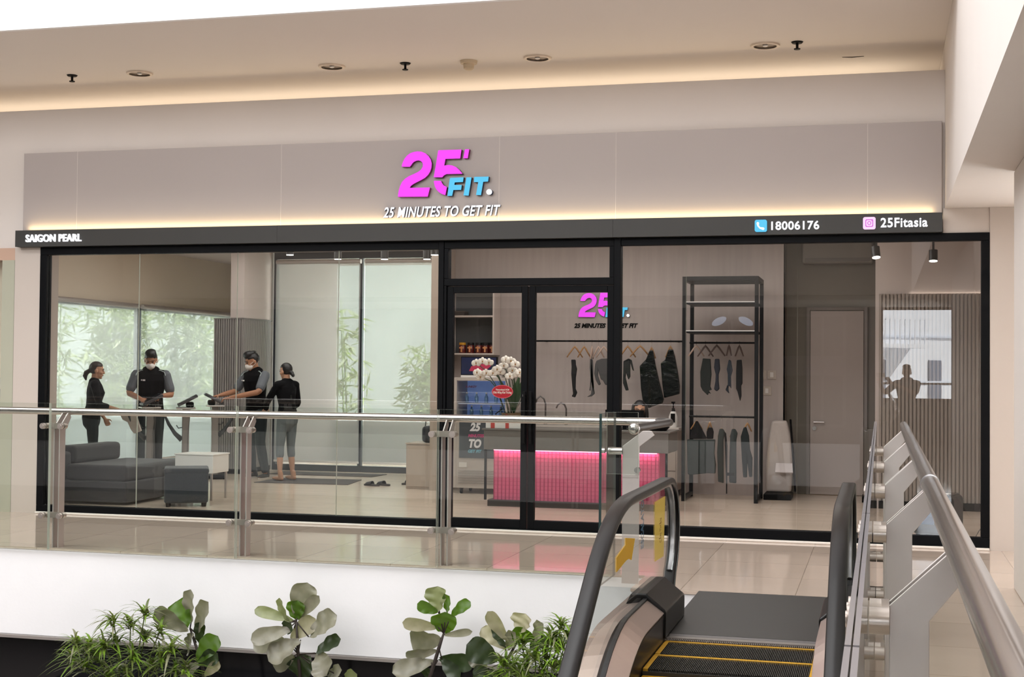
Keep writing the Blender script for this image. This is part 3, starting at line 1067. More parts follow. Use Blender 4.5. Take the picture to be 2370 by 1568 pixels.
m = MB()
m.box(IL - .03, IR + .03, -4.80, -3.15, .0, .006)
m.build('floor_plate', [K['dark_plate']], t, bevel=.002)
m = MB()
m.box(IL, IR, -4.86, -4.80, -.03, .004)
m.build('plate_edge', [P('plate_edge_grey', (112, 108, 108), .4, .4)], t)
m = MB()
m.box(IL, IR, -4.925, -4.86, -.03, .003)
x = IL
while x < IR - .005:
    m.box(x, x + .005, -4.965, -4.925, -.02, -.002)
    x += .011
m.build('comb_plate', [P('comb_alloy', (150, 143, 138), .35, .7)], t)
yel = P('safety_yellow', (196, 146, 22), .55, n=(30, .25))
tread = P('tread_alloy', (58, 55, 50), .45, .5)
y = -4.95
k = 0
while k < 7:
    d = drop(y - .25, -5.7, 1.5)
    y0, y1 = y - .405, y - .002
    m = MB()
    m.box(IL + .004, IR - .004, y0, y1, -d - .08, -d - .022)
    x = IL + .02
    while x < IR - .02:
        m.box(x, x + .004, y0 + .012, y1 - .012, -d - .022, -d - .010)
        x += .0095
    sp = m.build('step', [tread], t)
    m = MB()
    m.box(IL + .008, IR - .008, y1 - .035, y1 - .004, -d - .022, -d - .0085)
    m.box(IL + .006, IL + .032, y0 + .01, y1 - .04, -d - .022, -d - .0085)
    m.box(IR - .032, IR - .006, y0 + .01, y1 - .04, -d - .022, -d - .0085)
    m.build('safety_line', [yel], sp)
    y -= .405
    k += 1

yy = [-4.2 - .11 * i for i in range(40)]
skirt = P('escalator_skirt', (66, 60, 60), .3, .5)
deck = P('escalator_deck_steel', (206, 186, 176), .3, .75, n=(2, .08))
liner = P('escalator_gasket', (28, 26, 27), .4)


def ribbon(name, mat, sect, parent, ys=yy, y0=-5.55, **k):
    """sweep a closed cross-section [(x,z)] down the incline"""
    m = MB()
    rings = []
    for q in ys:
        d = drop(q, y0)
        rings.append([m.v(V(x, q, z - d)) for x, z in sect])
    m.skin(rings)
    return m.build(name, mat, parent, **k)


for s, I, H, nm in ((1, IL, HL, 'left'), (-1, IR, HR, 'right')):
    o = -s
    ribbon('skirt_panel', [skirt], [(I, -.3), (I + o * .006, -.3), (I + o * .006, .14), (I, .14)], t)
    ribbon('inner_deck', [deck], [(I + o * .004, .14), (H - o * .035, .215), (H - o * .035, .225), (I - o * .004, .155)], t, bevel=.003)
    ribbon('deck_gasket', [liner], [(H - o * .035, .2), (H - o * .012, .2), (H - o * .012, .235), (H - o * .035, .235)], t)
    ow = .13 if s == 1 else .10
    ribbon('outer_deck', [deck], [(H + o * .012, .21), (H + o * ow, .19), (H + o * ow, .16), (H + o * .012, .16)], t)
    ribbon('outer_cladding', [K['fascia_white']], [(H + o * (ow - .01), .16), (H + o * ow, .16), (H + o * ow, .004), (H + o * (ow - .01), .004)], t, ys=[q for q in yy if q > -4.9])
    ribbon('outer_skirt', [K['fascia_white']], [(H + o * (ow - .01), .16), (H + o * ow, .16), (H + o * ow, -.5), (H + o * (ow - .01), -.5)], t, ys=[q for q in yy if q < -4.9])
    # glass panels with handrail loop
    top = lambda q: .80 - drop(q, -5.5, 1.7)
    bot = lambda q: .2 - drop(q)
    prof = []
    R = .33
    cy, cz = -4.04, .845 - R
    arc = [(cy + R * 1.0 * cos(a), cz + R * sin(a)) for a in [pi / 2 - i * pi / 12 for i in range(0, 11)]]
    path = [(q, .845 - drop(q, -5.45, 1.7)) for q in yy[::-1] if q < -4.2] + [(cy, .845)] + arc[1:]
    path += [(-3.93, .13), (-4.12, .10)]
    m = MB()
    rings = []
    n = len(path)
    for i, (q, z) in enumerate(path):
        a, b = path[max(0, i - 1)], path[min(n - 1, i + 1)]
        ty, tz = b[0] - a[0], b[1] - a[1]
        L_ = sqrt(ty * ty + tz * tz)
        ny, nz = -tz / L_, ty / L_
        if ny * (q - cy) + nz * (z - cz) < 0 and q > cy - .1:
            ny, nz = -ny, -nz
        if q < cy - .1 and nz < 0:
            ny, nz = -ny, -nz
        ring = []
        for u, w in ((-.036, -.022), (-.042, -.012), (-.042, .012), (-.034, .02), (.034, .02), (.042, .012), (.042, -.012), (.036, -.022), (.024, -.024), (-.024, -.024)):
            ring.append(m.v(V(H + u, q + ny * w, z + nz * w)))
        rings.append(ring)
    m.skin(rings)
    m.build('handrail', [K['rubber']], t, smooth=50)
    m = MB()
    rings = []
    for i, (q, z) in enumerate(path[:-2]):
        a, b = path[max(0, i - 1)], path[min(n - 1, i + 1)]
        ty, tz = b[0] - a[0], b[1] - a[1]
        L_ = sqrt(ty * ty + tz * tz)
        ny, nz = -tz / L_, ty / L_
        if ny * (q - cy) + nz * (z - cz) > 0 and q > cy - .1:
            ny, nz = -ny, -nz
        if q < cy - .1 and nz > 0:
            ny, nz = -ny, -nz
        rings.append([m.v(V(H + u, q + ny * w, z + nz * w)) for u, w in ((-.02, .016), (.02, .016), (.02, .03), (.012, .04), (-.012, .04), (-.02, .03))])
    m.skin(rings)
    m.build('rail_guide', [P('rail_guide_alloy', (150, 148, 150), .3, .8)], t, smooth=50)
    m = MB()
    inner = [(q, z) for q, z in path[:-2]]
    qs = inner
    a = [m.v(V(H - .006, q, z - .0)) for q, z in qs]
    lowq = [(q, min(z - .02, bot(min(q, -3.95)) if q < -3.9 else .15)) for q, z in qs]
    outline = [(q, z) for q, z in qs] + [(-3.95, .16)] + [(q, bot(q)) for q in yy if q > qs[0][0] - .01]
    m.bm.free()
    m = MB()
    m.prism(outline, lambda u, v, w: V(H + w, u, v), -.005, .005)
    g = m.build('glass_panel', [K['rail_glass'], K['glass_edge']], t)
    if s == 1:
        st_y = P('sticker_yellow', (255, 196, 20), .6)
        aw = MB()
        pts = [(-5.583, 0.649), (-5.281, 0.612), (-5.389, 0.505), (-5.472, 0.523), (-5.552, 0.524), (-5.844, 0.499), (-5.847, 0.575), (-5.582, 0.611)]
        aw.prism(pts, lambda u, v, w: V(-1.327 + w, u, v), .0, .0015)
        aw.build('arrow_sticker', [st_y], g)['label'] = 'orange-yellow arrow sticker on the escalator glass'
        aw = MB()
        q = [(-4.577, 0.752), (-4.154, 0.754), (-4.211, 0.379), (-4.561, 0.389)]
        aw.prism(q, lambda u, v, w: V(-1.327 + w, u, v), .0, .0015)
        sk = aw.build('warning_sticker', [sheer('yellow_film', (236, 208, 116), .4, .4)], g)
        y0_, y1_ = q[0][0], q[1][0]
        # writing on the sticker, turned upright along the glass
        fn = lambda u, v, w: V(-1.3255 + w, y1_ - .08 - v * .5, .62 + u)
        text_mesh('CẨN THẬN', lambda u, v, w: V(-1.3245 + w, (y0_ + y1_) / 2 + .02 - v, u), q[2][1] + .1, q[1][1] - .12, -.05, .07, .001, 'lettering', [P('sticker_ink', (150, 112, 30), .6)], sk)
        wl = [((-4.922, 0.833), (-4.908, 0.511))]
        (ya, za), (yb, zb) = wl[0]
        text_mesh('ESCALATOR', lambda u, v, w: V(-1.345 + w, ya - v, u), zb, za, -.05, .05, .0015, 'lettering', [P('sticker_blue', (70, 120, 160), .5)], g, bold=.03)['label'] = 'vertical blue and white lettering on the escalator glass'
    # black newel end cap over the deck end
    m = MB()
    sec = [(I - o * .012, .007), (I - o * .014, .168), (H - o * .03, .262), (H + o * .06, .262), (H + o * .09, .2), (H + o * .09, .007)]
    ends = [(-5.0, 1.0), (-4.3, 1.0), (-4.18, .86), (-4.12, .62)]
    rings = []
    cxm = (I + H) / 2
    for q, f_ in ends:
        rings.append([m.v(V(cxm + (x - cxm) * (1 if f_ > .9 else .6 + .4 * f_), q, z * f_ if z > 0 else z)) for x, z in sec])
    m.skin(rings)
    m.build('end_cap', [P('end_cap_black', (11, 10, 11), .3, spec=.3)], t, bevel=.012, seg=3)
# truss end below the landing
slabbox('wall_escalator_pit', [K['black']], (-1.2, -.32, -4.8, -3.2, -1.6, -.05))

# ================================================================ plants in the planter on the lower level
slabbox('wall_planter_ledge', [P('planter_ledge', (70, 66, 64), .6)], (-7.2, -1.9, -3.75, -2.46, -3.6, -1.752))
t = tag(MB().box(-7.0, -2.0, -3.5, -2.75, -1.75, -1.178).build('planter_box', [P('planter_dark', (48, 46, 46), .6)], org=(-4.5, -3.1, -1.75)), 'long dark planter box below the white slab edge', 'planter')
MB().box(-6.95, -2.05, -3.45, -2.8, -1.2, -1.18).build('soil', [P('soil', (54, 42, 32), .9, n=(30, .4), b=(40, .6))], t).location = (4.5, 3.1, 1.75)
bark = P('fig_bark', (46, 36, 30), .7)
LM = {  # leaf tones carry light: greyed for front-lit sheen, green for backlit
    'g': two_sided('fig_leaf_backlit_green', (70, 98, 26), (128, 134, 92), .4, .3),
    'd': two_sided('fig_leaf_dark', (46, 58, 36), (96, 98, 78), .4, .12),
    'y': two_sided('fig_leaf_sheen_grey', (128, 124, 108), (140, 134, 120), .38, .12),
    'p': two_sided('fig_leaf_pale', (158, 150, 128), (164, 156, 138), .45, .2),
    'o': two_sided('fig_leaf_olive', (128, 132, 96), (150, 148, 120), .42, .2),
}


def fig_leaf(m, base, tip, w, bend, roll):
    """fiddle-shaped leaf from base to tip, cupped across and bent along its length"""
    base, tip = Vector(base), Vector(tip)
    ax = tip - base
    L = ax.length
    ax.normalize()
    view = Vector((-.22, -1, .1)).normalized()
    side = ax.cross(view)
    if side.length < .1:
        side = Vector((1, 0, 0))
    side.normalize()
    nrm = side.cross(ax).normalized()
    if nrm.dot(view) < 0:
        nrm = -nrm
    side = (side * cos(roll) + nrm * sin(roll)).normalized()
    nrm = side.cross(ax).normalized()
    if nrm.dot(view) < 0:
        nrm = -nrm
    NU, NV = 10, 18

    def fn(u, v):
        prof = 1.08 * v ** .62 * sqrt(max(0.0, 1 - v ** 5)) + .02
        if v <= 0:
            prof = .05
        a = (u - .5) * 2
        ww = w * .7 * prof
        wave = .06 * w * sin(v * 17 + a * 2) * abs(a)
        cup = .22 * w * a * a * prof
        rib = -.03 * w * abs(sin(v * 20)) * abs(a)
        return base + ax * (L * v - .04 * L * a * a * (1 - v)) + side * (a * ww) + nrm * (cup + wave + rib - bend * L * (v * v))

    m.patch(fn, NU, NV)
    # smooth grid, midrib
    return nrm


def fig(name_loc, label, stem, leaves, seed):
    rnd = random.Random(seed)
    t = thing('fiddle_leaf_fig', name_loc, label, 'plant', 'fiddle-leaf figs against the white slab edge')
    m = MB()
    m.loft(stem, [.014] * (len(stem) - 1) + [.008], side=(0, 1, 0), n=8)
    top = [Vector(s) for s in stem]
    for b, tp, w, c in leaves:
        near = min(top, key=lambda s: (s - Vector(b)).length)
        if (near - Vector(b)).length > .015:
            m.loft([near, Vector(b)], .005, side=(0, 1, 0), n=6)
    m.build('stem', [bark], t, smooth=True)
    for b, tp, w, c in leaves:
        m = MB()
        b, tp = Vector(b), Vector(tp)
        b.y += rnd.uniform(-.05, .05)
        tp.y += rnd.uniform(-.14, .06)
        fig_leaf(m, b, tp, w, rnd.uniform(.02, .14), rnd.uniform(-.5, .5))
        m.build('leaf', [LM[c]], t, smooth=True, fix=False)
    return t


def fig_y(pts, y):
    return pts


A = [((-5.276, -2.95, -0.492), (-5.432, -2.95, -0.311), 0.185, 'g'), ((-5.27, -2.95, -0.469), (-5.28, -2.95, -0.211), 0.136, 'y'), ((-5.282, -2.95, -0.527), (-5.527, -2.95, -0.373), 0.136, 'y'), ((-5.23, -2.95, -0.547), (-5.083, -2.95, -0.282), 0.147, 'y'), ((-5.237, -2.95, -0.548), (-5.349, -2.95, -0.715), 0.136, 'y'), ((-5.183, -2.95, -0.762), (-5.041, -2.95, -0.56), 0.152, 'g'), ((-5.182, -2.95, -0.785), (-5.014, -2.95, -0.689), 0.12, 'd'), ((-5.195, -2.95, -0.797), (-5.346, -2.95, -0.887), 0.12, 'y'), ((-5.13, -2.95, -0.874), (-5.004, -2.95, -0.757), 0.076, 'p'), ((-5.223, -2.95, -0.627), (-5.175, -2.95, -0.464), 0.087, 'd')]
B = [((-4.38, -2.95, -0.398), (-4.311, -2.95, -0.119), 0.185, 'y'), ((-4.393, -2.95, -0.404), (-4.376, -2.95, -0.257), 0.141, 'g'), ((-4.405, -2.95, -0.411), (-4.726, -2.95, -0.332), 0.082, 'o'), ((-4.429, -2.95, -0.423), (-4.511, -2.95, -0.241), 0.092, 'o'), ((-4.368, -2.95, -0.386), (-4.186, -2.95, -0.208), 0.087, 'y'), ((-4.392, -2.95, -0.466), (-4.698, -2.95, -0.546), 0.12, 'y'), ((-4.464, -2.95, -0.561), (-4.769, -2.95, -0.612), 0.152, 'y'), ((-4.336, -2.95, -0.553), (-4.548, -2.95, -0.695), 0.18, 'y'), ((-4.415, -2.95, -0.546), (-4.244, -2.95, -0.396), 0.131, 'p'), ((-4.269, -2.95, -0.527), (-4.072, -2.95, -0.342), 0.18, 'y'), ((-4.213, -2.95, -0.647), (-4.022, -2.95, -0.524), 0.12, 'd'), ((-4.207, -2.95, -0.652), (-4.091, -2.95, -0.779), 0.169, 'y'), ((-4.389, -2.95, -0.68), (-4.553, -2.95, -0.763), 0.131, 'y'), ((-4.267, -2.95, -0.673), (-4.387, -2.95, -0.837), 0.185, 'd'), ((-4.12, -2.95, -0.82), (-3.989, -2.95, -0.75), 0.098, 'y'), ((-3.976, -2.95, -0.827), (-3.858, -2.95, -0.781), 0.098, 'o'), ((-4.477, -2.95, -0.505), (-4.392, -2.95, -0.421), 0.098, 'd')]
C_ = [((-3.215, -2.95, -0.263), (-3.228, -2.95, -0.085), 0.177, 'o'), ((-3.162, -2.95, -0.281), (-3.101, -2.95, -0.136), 0.104, 'g'), ((-3.219, -2.95, -0.277), (-3.355, -2.95, -0.217), 0.083, 'g'), ((-3.176, -2.95, -0.442), (-3.162, -2.95, -0.281), 0.18, 'g'), ((-3.121, -2.95, -0.304), (-2.985, -2.95, -0.191), 0.09, 'g'), ((-3.22, -2.95, -0.395), (-3.455, -2.95, -0.358), 0.09, 'p'), ((-3.161, -2.95, -0.448), (-2.935, -2.95, -0.39), 0.052, 'y'), ((-3.201, -2.95, -0.486), (-3.461, -2.95, -0.523), 0.173, 'y'), ((-3.227, -2.95, -0.566), (-3.49, -2.95, -0.642), 0.083, 'y'), ((-3.271, -2.95, -0.661), (-3.539, -2.95, -0.728), 0.132, 'y'), ((-3.219, -2.95, -0.64), (-2.939, -2.95, -0.644), 0.125, 'd'), ((-3.189, -2.95, -0.635), (-3.031, -2.95, -0.749), 0.111, 'd'), ((-3.285, -2.95, -0.712), (-3.352, -2.95, -0.773), 0.083, 'd')]
D_ = [((-2.647, -3.05, -0.436), (-2.772, -3.05, -0.223), 0.089, 'p'), ((-2.539, -3.05, -0.364), (-2.519, -3.05, -0.231), 0.179, 'p'), ((-2.449, -3.05, -0.424), (-2.593, -3.05, -0.367), 0.103, 'g'), ((-2.438, -3.05, -0.42), (-2.364, -3.05, -0.282), 0.117, 'y'), ((-2.668, -3.05, -0.507), (-2.862, -3.05, -0.368), 0.103, 'p'), ((-2.668, -3.05, -0.486), (-2.756, -3.05, -0.334), 0.096, 'd'), ((-2.66, -3.05, -0.513), (-2.582, -3.05, -0.366), 0.103, 'y'), ((-2.732, -3.05, -0.594), (-2.93, -3.05, -0.473), 0.172, 'd'), ((-2.826, -3.05, -0.669), (-2.933, -3.05, -0.571), 0.117, 'y'), ((-2.495, -3.05, -0.503), (-2.363, -3.05, -0.406), 0.103, 'd'), ((-2.753, -3.05, -0.707), (-2.899, -3.05, -0.674), 0.103, 'd')]


def stem_of(px, y, top):
    return [(px[0], y, -1.178), (px[1], y, -.85), (px[2], y, top)]


fig((-5.05, -2.95, -1.172), 'fiddle-leaf fig with a green heart leaf, behind the grassy plant at the left', [(-5.1, -2.95, -1.172), (-5.17, -2.95, -.8), (-5.279, -2.95, -0.516)], A, 1)
fig((-4.3, -2.95, -1.172), 'largest fiddle-leaf fig, standing alone in the middle of the white slab edge', [(-4.3, -2.95, -1.172), (-4.355, -2.95, -0.664), (-4.373, -2.95, -0.416)], B, 2)
fig((-3.4, -2.95, -1.172), 'slender fiddle-leaf fig with a bare stem and three bright green leaves', [(-3.42, -2.95, -1.172), (-3.262, -2.95, -0.712), (-3.212, -2.95, -0.547), (-3.176, -2.95, -0.438)], C_, 3)
fig((-2.6, -3.05, -1.172), 'fiddle-leaf fig half hidden behind the grassy plant beside the escalator', [(-2.6, -3.05, -1.172), (-2.66, -3.05, -.6), (-2.568, -3.05, -0.427)], D_, 4)
blade_m = [two_sided('blade_green', (112, 142, 44), (146, 160, 84), .5, .3), two_sided('blade_olive', (90, 100, 48), (124, 124, 84), .5, .25), two_sided('blade_grey', (134, 132, 108), (150, 144, 124), .5, .2)]


def grass_plant(loc, label, tufts, seed, sc):
    rnd = random.Random(seed)
    t = thing('grassy_plant', loc, label, 'plant', 'grassy plants in the planter')
    s = MB()
    for c in tufts:
        c = Vector(c)
        s.tube([Vector((c.x + (loc[0] - c.x) * .3, loc[1], loc[2])), c.lerp(Vector(loc), .35), c], .005, n=5)
        m = MB()
        for i in range(38):
            az = rnd.uniform(0, 2 * pi)
            el = rnd.uniform(.0, 1.2)
            ln = rnd.uniform(.11, .21) * sc
            d = Vector((cos(az) * cos(el), sin(az) * cos(el), sin(el)))
            out = Vector((cos(az), sin(az), 0))
            sd = d.cross(Vector((0, 0, 1)))
            sd = sd.normalized() if sd.length > .1 else Vector((1, 0, 0))
            w = rnd.uniform(.006, .0115)
            m.m = rnd.choice((0, 0, 1, 1, 2))
            row = []
            b0 = c + Vector((rnd.uniform(-.02, .02), rnd.uniform(-.02, .02), rnd.uniform(-.06, .02)))
            for k in range(5):
                q = k / 4
                p = b0 + d * (ln * q) + Vector((0, 0, -1)) * (ln * .55 * q * q) + out * (.12 * ln * q * q)
                ww = w * (1 - q ** 2.2) + .0006
                row.append((m.v(p - sd * ww), m.v(p + sd * ww)))
            for a, b in zip(row, row[1:]):
                m.quad(a[0], a[1], b[1], b[0])
        m.build('foliage', blade_m, t, fix=False)
    s.build('stem', [blade_m[1]], t)
    return t


GA = [(-5.717, -3.1, -0.468), (-5.568, -3.14, -0.368), (-6.15, -3.18, -0.639), (-5.801, -3.22, -0.429), (-5.844, -3.1, -0.59), (-5.998, -3.14, -0.741), (-5.654, -3.18, -0.689), (-5.293, -3.22, -0.615), (-5.533, -3.1, -0.788), (-5.88, -3.14, -0.848), (-5.287, -3.18, -0.791), (-6.038, -3.22, -0.796), (-5.587, -3.1, -0.564), (-5.439, -3.14, -0.514), (-6.014, -3.18, -0.642), (-5.692, -3.22, -0.797), (-6.231, -3.1, -0.762), (-5.41, -3.14, -0.705), (-5.187, -3.18, -0.773), (-5.874, -3.22, -0.627)]
GB = [(-2.5, -3.2, -0.42), (-2.259, -3.24, -0.331), (-2.192, -3.28, -0.253), (-2.609, -3.32, -0.526), (-2.464, -3.2, -0.541), (-2.314, -3.24, -0.456), (-2.234, -3.28, -0.545), (-2.468, -3.32, -0.612), (-2.676, -3.2, -0.657), (-2.348, -3.24, -0.594), (-2.201, -3.28, -0.415), (-2.371, -3.32, -0.485), (-2.569, -3.2, -0.589), (-2.155, -3.24, -0.339), (-2.284, -3.28, -0.38)]
grass_plant((-5.7, -3.15, -1.165), 'bushy grassy plant at the left of the planter', GA, 5, 1.25)
grass_plant((-2.4, -3.25, -1.165), 'grassy plant with thin arching blades beside the escalator', GB, 6, 1.1)

# ================================================================ furniture and goods inside the gym
GZ = .03
fab_dark = P('charcoal_upholstery', (52, 50, 53), .85, n=(14, .15), b=(220, .25), sheen=.2)
fab_blue = P('slate_upholstery', (40, 45, 51), .8, n=(14, .15), b=(220, .25), sheen=.2)

t = thing('sofa', (-8.6, 1.3, GZ), 'dark grey chaise sofa behind the glass at the left end of the shop window', 'sofa')
MB().box(-9.9, -7.98, .68, 1.95, GZ + .03, .29).build('base', [fab_dark], t, bevel=.02, seg=3)
MB().box(-8.74, -7.99, .69, 1.96, .29, .47).build('seat_cushion', [fab_dark], t, bevel=.045, seg=4)
MB().box(-9.9, -8.76, .85, 1.95, .29, .45).build('seat_cushion', [fab_dark], t, bevel=.045, seg=4)
MB().box(-9.9, -8.76, .69, .86, .29, .60).build('armrest', [fab_dark], t, bevel=.04, seg=4)
MB().box(-8.98, -8.77, .92, 1.93, .455, .66).build('back_cushion', [fab_dark], t, bevel=.05, seg=4)
t = thing('ottoman', (-7.35, .92, GZ), 'dark slate cube ottoman on short feet, right of the sofa', 'ottoman')
c, s_ = cos(radians(-4)), sin(radians(-4))
RM = Matrix.Translation((-7.42, 1.0, 0)) @ Matrix.Rotation(radians(28), 4, 'Z')
MB().box(-.235, .235, -.235, .235, .07, .44, RM).build('body', [fab_blue], t, bevel=.03, seg=4)
MB().box(-.24, .24, -.24, .24, .39, .45, RM).build('lid', [fab_blue], t, bevel=.022, seg=3)
for sx in (-1, 1):
    for sy in (-1, 1):
        m = MB()
        p = RM @ Vector((sx * .19, sy * .19, 0))
        m.cyl((p.x, p.y, GZ), (p.x, p.y, .075), .024, .03)
        m.build('foot', [K['black']], t, smooth=40)
t = thing('side_table', (-7.6, 1.72, GZ), 'small white side table with metal legs behind the cube ottoman', 'table')
MB().box(-7.86, -7.38, 1.55, 1.95, .34, .545).build('drawer_box', [K['white']], t, bevel=.006)
MB().box(-7.87, -7.37, 1.54, 1.96, .545, .56).build('table_top', [K['white']], t, bevel=.004)
for x in (-7.84, -7.405):
    for y in (1.57, 1.93):
        MB().box(x - .011, x + .011, y - .011, y + .011, GZ, .34).build('leg', [K['steel_mat']], t)

# ---- training consoles on posts
alu_post = P('console_post_grey', (150, 142, 138), .4, .4)
scr = P('console_screen', (30, 34, 40), .12)


def console(x, y, yaw, label, hooks=True, top=1.06):
    t = thing('training_console', (x, y, GZ), label, 'training machine', 'training consoles on posts')
    R_ = Matrix.Translation((x, y, 0)) @ Matrix.Rotation(yaw, 4, 'Z')
    MB().box(-.06, .06, -.045, .045, GZ + .05, top - .04, R_).build('post', [alu_post], t, bevel=.008)
    MB().box(-.19, .19, -.17, .17, GZ + .015, GZ + .05, R_).build('base_plate', [K['black']], t, bevel=.012)
    for sx in (-1, 1):
        for sy in (-1, 1):
            m = MB()
            p = R_ @ Vector((sx * .16, sy * .14, 0))
            m.lathe([(0, 0), (.018, .0), (.022, .008), (.018, .016), (0, .016)], c=(p.x, p.y, GZ), n=12)
            m.build('caster', [K['black']], t)
    MB().box(-.17, .17, -.12, .12, top - .04, top - .02, R_).build('tray', [K['steel_mat']], t, bevel=.005)
    T_ = R_ @ Matrix.Translation((0, .02, top + .07)) @ Matrix.Rotation(radians(28), 4, 'X')
    cn = MB().box(-.17, .17, -.14, .14, -.02, .02, T_).build('console', [P('console_case', (52, 52, 56), .4)], t, bevel=.012)
    MB().box(-.15, .15, -.115, .12, .0205, .0225, T_).build('screen', [scr], cn)
    MB().box(-.1, .1, .0, .1, top - .02, top + .05, R_).build('battery_pack', [K['black']], t, bevel=.02)
    if hooks:
        m = MB()
        m.loft([R_ @ V(0, -.045, .62), R_ @ V(0, -.13, .70), R_ @ V(0, -.21, .82), R_ @ V(0, -.27, .95), R_ @ V(0, -.28, 1.0)], [(.035, .014), (.026, .012), (.02, .01), (.015, .009), (.012, .008)], side=(0, 0, 1), n=8)
        for z in (.66, .78):
            m.loft([R_ @ V(0, -.042, z), R_ @ V(0, -.09, z - .01), R_ @ V(0, -.115, z + .03)], .007, side=(.5, .5, 0), n=6)
        m.build('hook_arm', [P('hook_grey', (70, 74, 78), .4)], t, smooth=True)
    for k, dx in enumerate((.12, .16)):
        m = MB()
        m.tube([R_ @ V(.1, .06, top), R_ @ V(dx, .05, top - .1), R_ @ V(dx - .04 + k * .1, .03, .7), R_ @ V(dx + k * .16, .02, .45), R_ @ V(dx + .03 + k * .16, .03, GZ + .06)], .004, n=6)
        m.build('cable', [P('grey_cable', (96, 92, 90), .5)], t)
    return t


console(-8.66, 3.3, radians(-61), 'free training console on a grey post between the two masked men')
console(-9.15, 3.25, radians(-52), 'training console on a grey post in front of the front-facing man')
console(-8.87, 4.53, radians(119), 'training console under the hands of the man beside the ribbed partition', top=1.06)
towel_m = P('pale_towel', (214, 204, 196), .9, b=(60, .5))

# ---- mats, sandals, cabinet
MB_mat = P('dark_mat', (92, 86, 86), .8, b=(150, .3))
t = tag(MB().prism([(-8.5, 5.52), (-6.93, 5.52), (-6.90, 6.05), (-8.5, 6.05)], lambda u, v, w: V(u, v, GZ + w), .0, .008).build('exercise_mat', [MB_mat], org=(-7.7, 5.8, GZ)), 'dark exercise mat nearest the back windows', 'mat', 'dark exercise mats')
t = tag(MB().prism([(-8.05, 4.06), (-6.75, 4.15), (-6.88, 4.98), (-8.05, 4.9)], lambda u, v, w: V(u, v, GZ + w), .0, .008).build('exercise_mat', [MB_mat], org=(-7.4, 4.5, GZ)), 'dark exercise mat under the barefoot woman', 'mat', 'dark exercise mats')


def sandal(x, y, yaw, label):
    t = thing('sandal', (x, y, GZ), label, 'sandal', 'dark sandals on the gym floor')
    R_ = Matrix.Translation((x, y, GZ)) @ Matrix.Rotation(yaw, 4, 'Z')
    out = [(.045 * cos(a) * (1 - .12 * sin(a)), .125 * sin(a)) for a in [i * pi / 9 for i in range(18)]]
    m = MB()
    m.prism(out, lambda u, v, w: R_ @ V(u, v, w), 0, .022)
    m.build('sole', [P('sandal_sole', (58, 52, 50), .7)], t, bevel=.004)
    m = MB()

    def fn(u, v):
        a = pi * u
        return R_ @ V(.047 * cos(a), .0 + .085 * v - .01, .015 + .05 * sin(a) * (1 - .35 * v))
    m.patch(fn, 10, 4)
    m.build('strap', [P('sandal_strap', (44, 42, 44), .6)], t, smooth=True, solid=.006)


for x, y, a, lab in ((-6.42, 4.15, 1.3, 'left sandal of the pair lying past the end of the mat'), (-6.30, 4.26, 1.1, 'right sandal of the pair lying past the end of the mat'), (-6.06, 4.55, -.3, 'sandal beside the wooden cabinet, nearer its corner'), (-5.93, 4.76, -.5, 'sandal beside the wooden cabinet, nearer the window')):
    sandal(x, y, a, lab)
t = thing('low_cabinet', (-5.62, 4.1, GZ), 'pale wood low cabinet standing left of the glass door', 'cabinet')
MB().box(-5.86, -5.52, 3.89, 4.35, GZ, .60).build('body', [K['oak_pale']], t, bevel=.003)
MB().box(-5.87, -5.51, 3.88, 4.36, .60, .615).build('top', [K['oak_pale']], t, bevel=.002)
MB().box(-5.845, -5.535, 3.876, 3.889, .06, .585).build('door', [K['oak_pale']], t, bevel=.003)
t = thing('bag', (-5.62, 4.1, .615), 'small dark bag standing on the pale wood cabinet', 'bag')
MB().box(-5.70, -5.55, 4.0, 4.16, .616, .83).build('bag_body', [fab_blue], t, bevel=.05, seg=4)
m = MB()
m.tube([(-5.67, 4.08, .82), (-5.66, 4.08, .9), (-5.60, 4.08, .9), (-5.58, 4.08, .82)], .008, n=6)
m.build('handle', [fab_blue], t)

# ---- reception desk with pink light
desk_top = P('desk_grey_wood', (112, 106, 102), .5, n=(2.5, .15), stretch=(.6, 6, 6))
pinkp = P('pink_grid_panel', (220, 100, 138), .45)
t = thing('reception_desk', (-3.3, 2.4, GZ), 'reception desk with grey upper front and pink-lit gridded lower front', 'desk')
MB().box(-4.30, -2.22, 2.03, 2.72, .665, .88).build('upper_front', [desk_top], t, bevel=.004)
MB().box(-4.32, -2.20, 2.02, 2.74, .88, .90).build('desk_top', [desk_top], t, bevel=.003)
MB().box(-4.20, -2.34, 2.12, 2.68, .10, .665).build('lower_front', [pinkp], t)
m = MB()
x = -4.2
while x < -2.33:
    m.box(x - .004, x + .004, 2.11, 2.12, .1, .66)
    x += .0445
z = .13
while z < .66:
    m.box(-4.2, -2.34, 2.116, 2.12, z - .0015, z + .0015)
    z += .0445
m.build('grid', [P('grid_maroon', (176, 60, 100), .5)], t)
MB().box(-4.19, -2.35, 2.06, 2.075, .655, .664).build('light_strip', [glow('pink_led', (255, 150, 190), 5)], t)
MB().box(-4.26, -2.26, 2.06, 2.70, GZ, .10).build('plinth', [P('plinth_dark', (58, 55, 53), .4)], t, bevel=.003)
for x in (-4.285, -2.245):
    MB().box(x - .012, x + .012, 2.05, 2.075, .10, .665).build('corner_post', [K['black']], t)
area_light('desk_pink_light', (-3.27, 2.075, .66), 1.84, .02, 6.5, (1, .36, .58), (0, .3, -1))
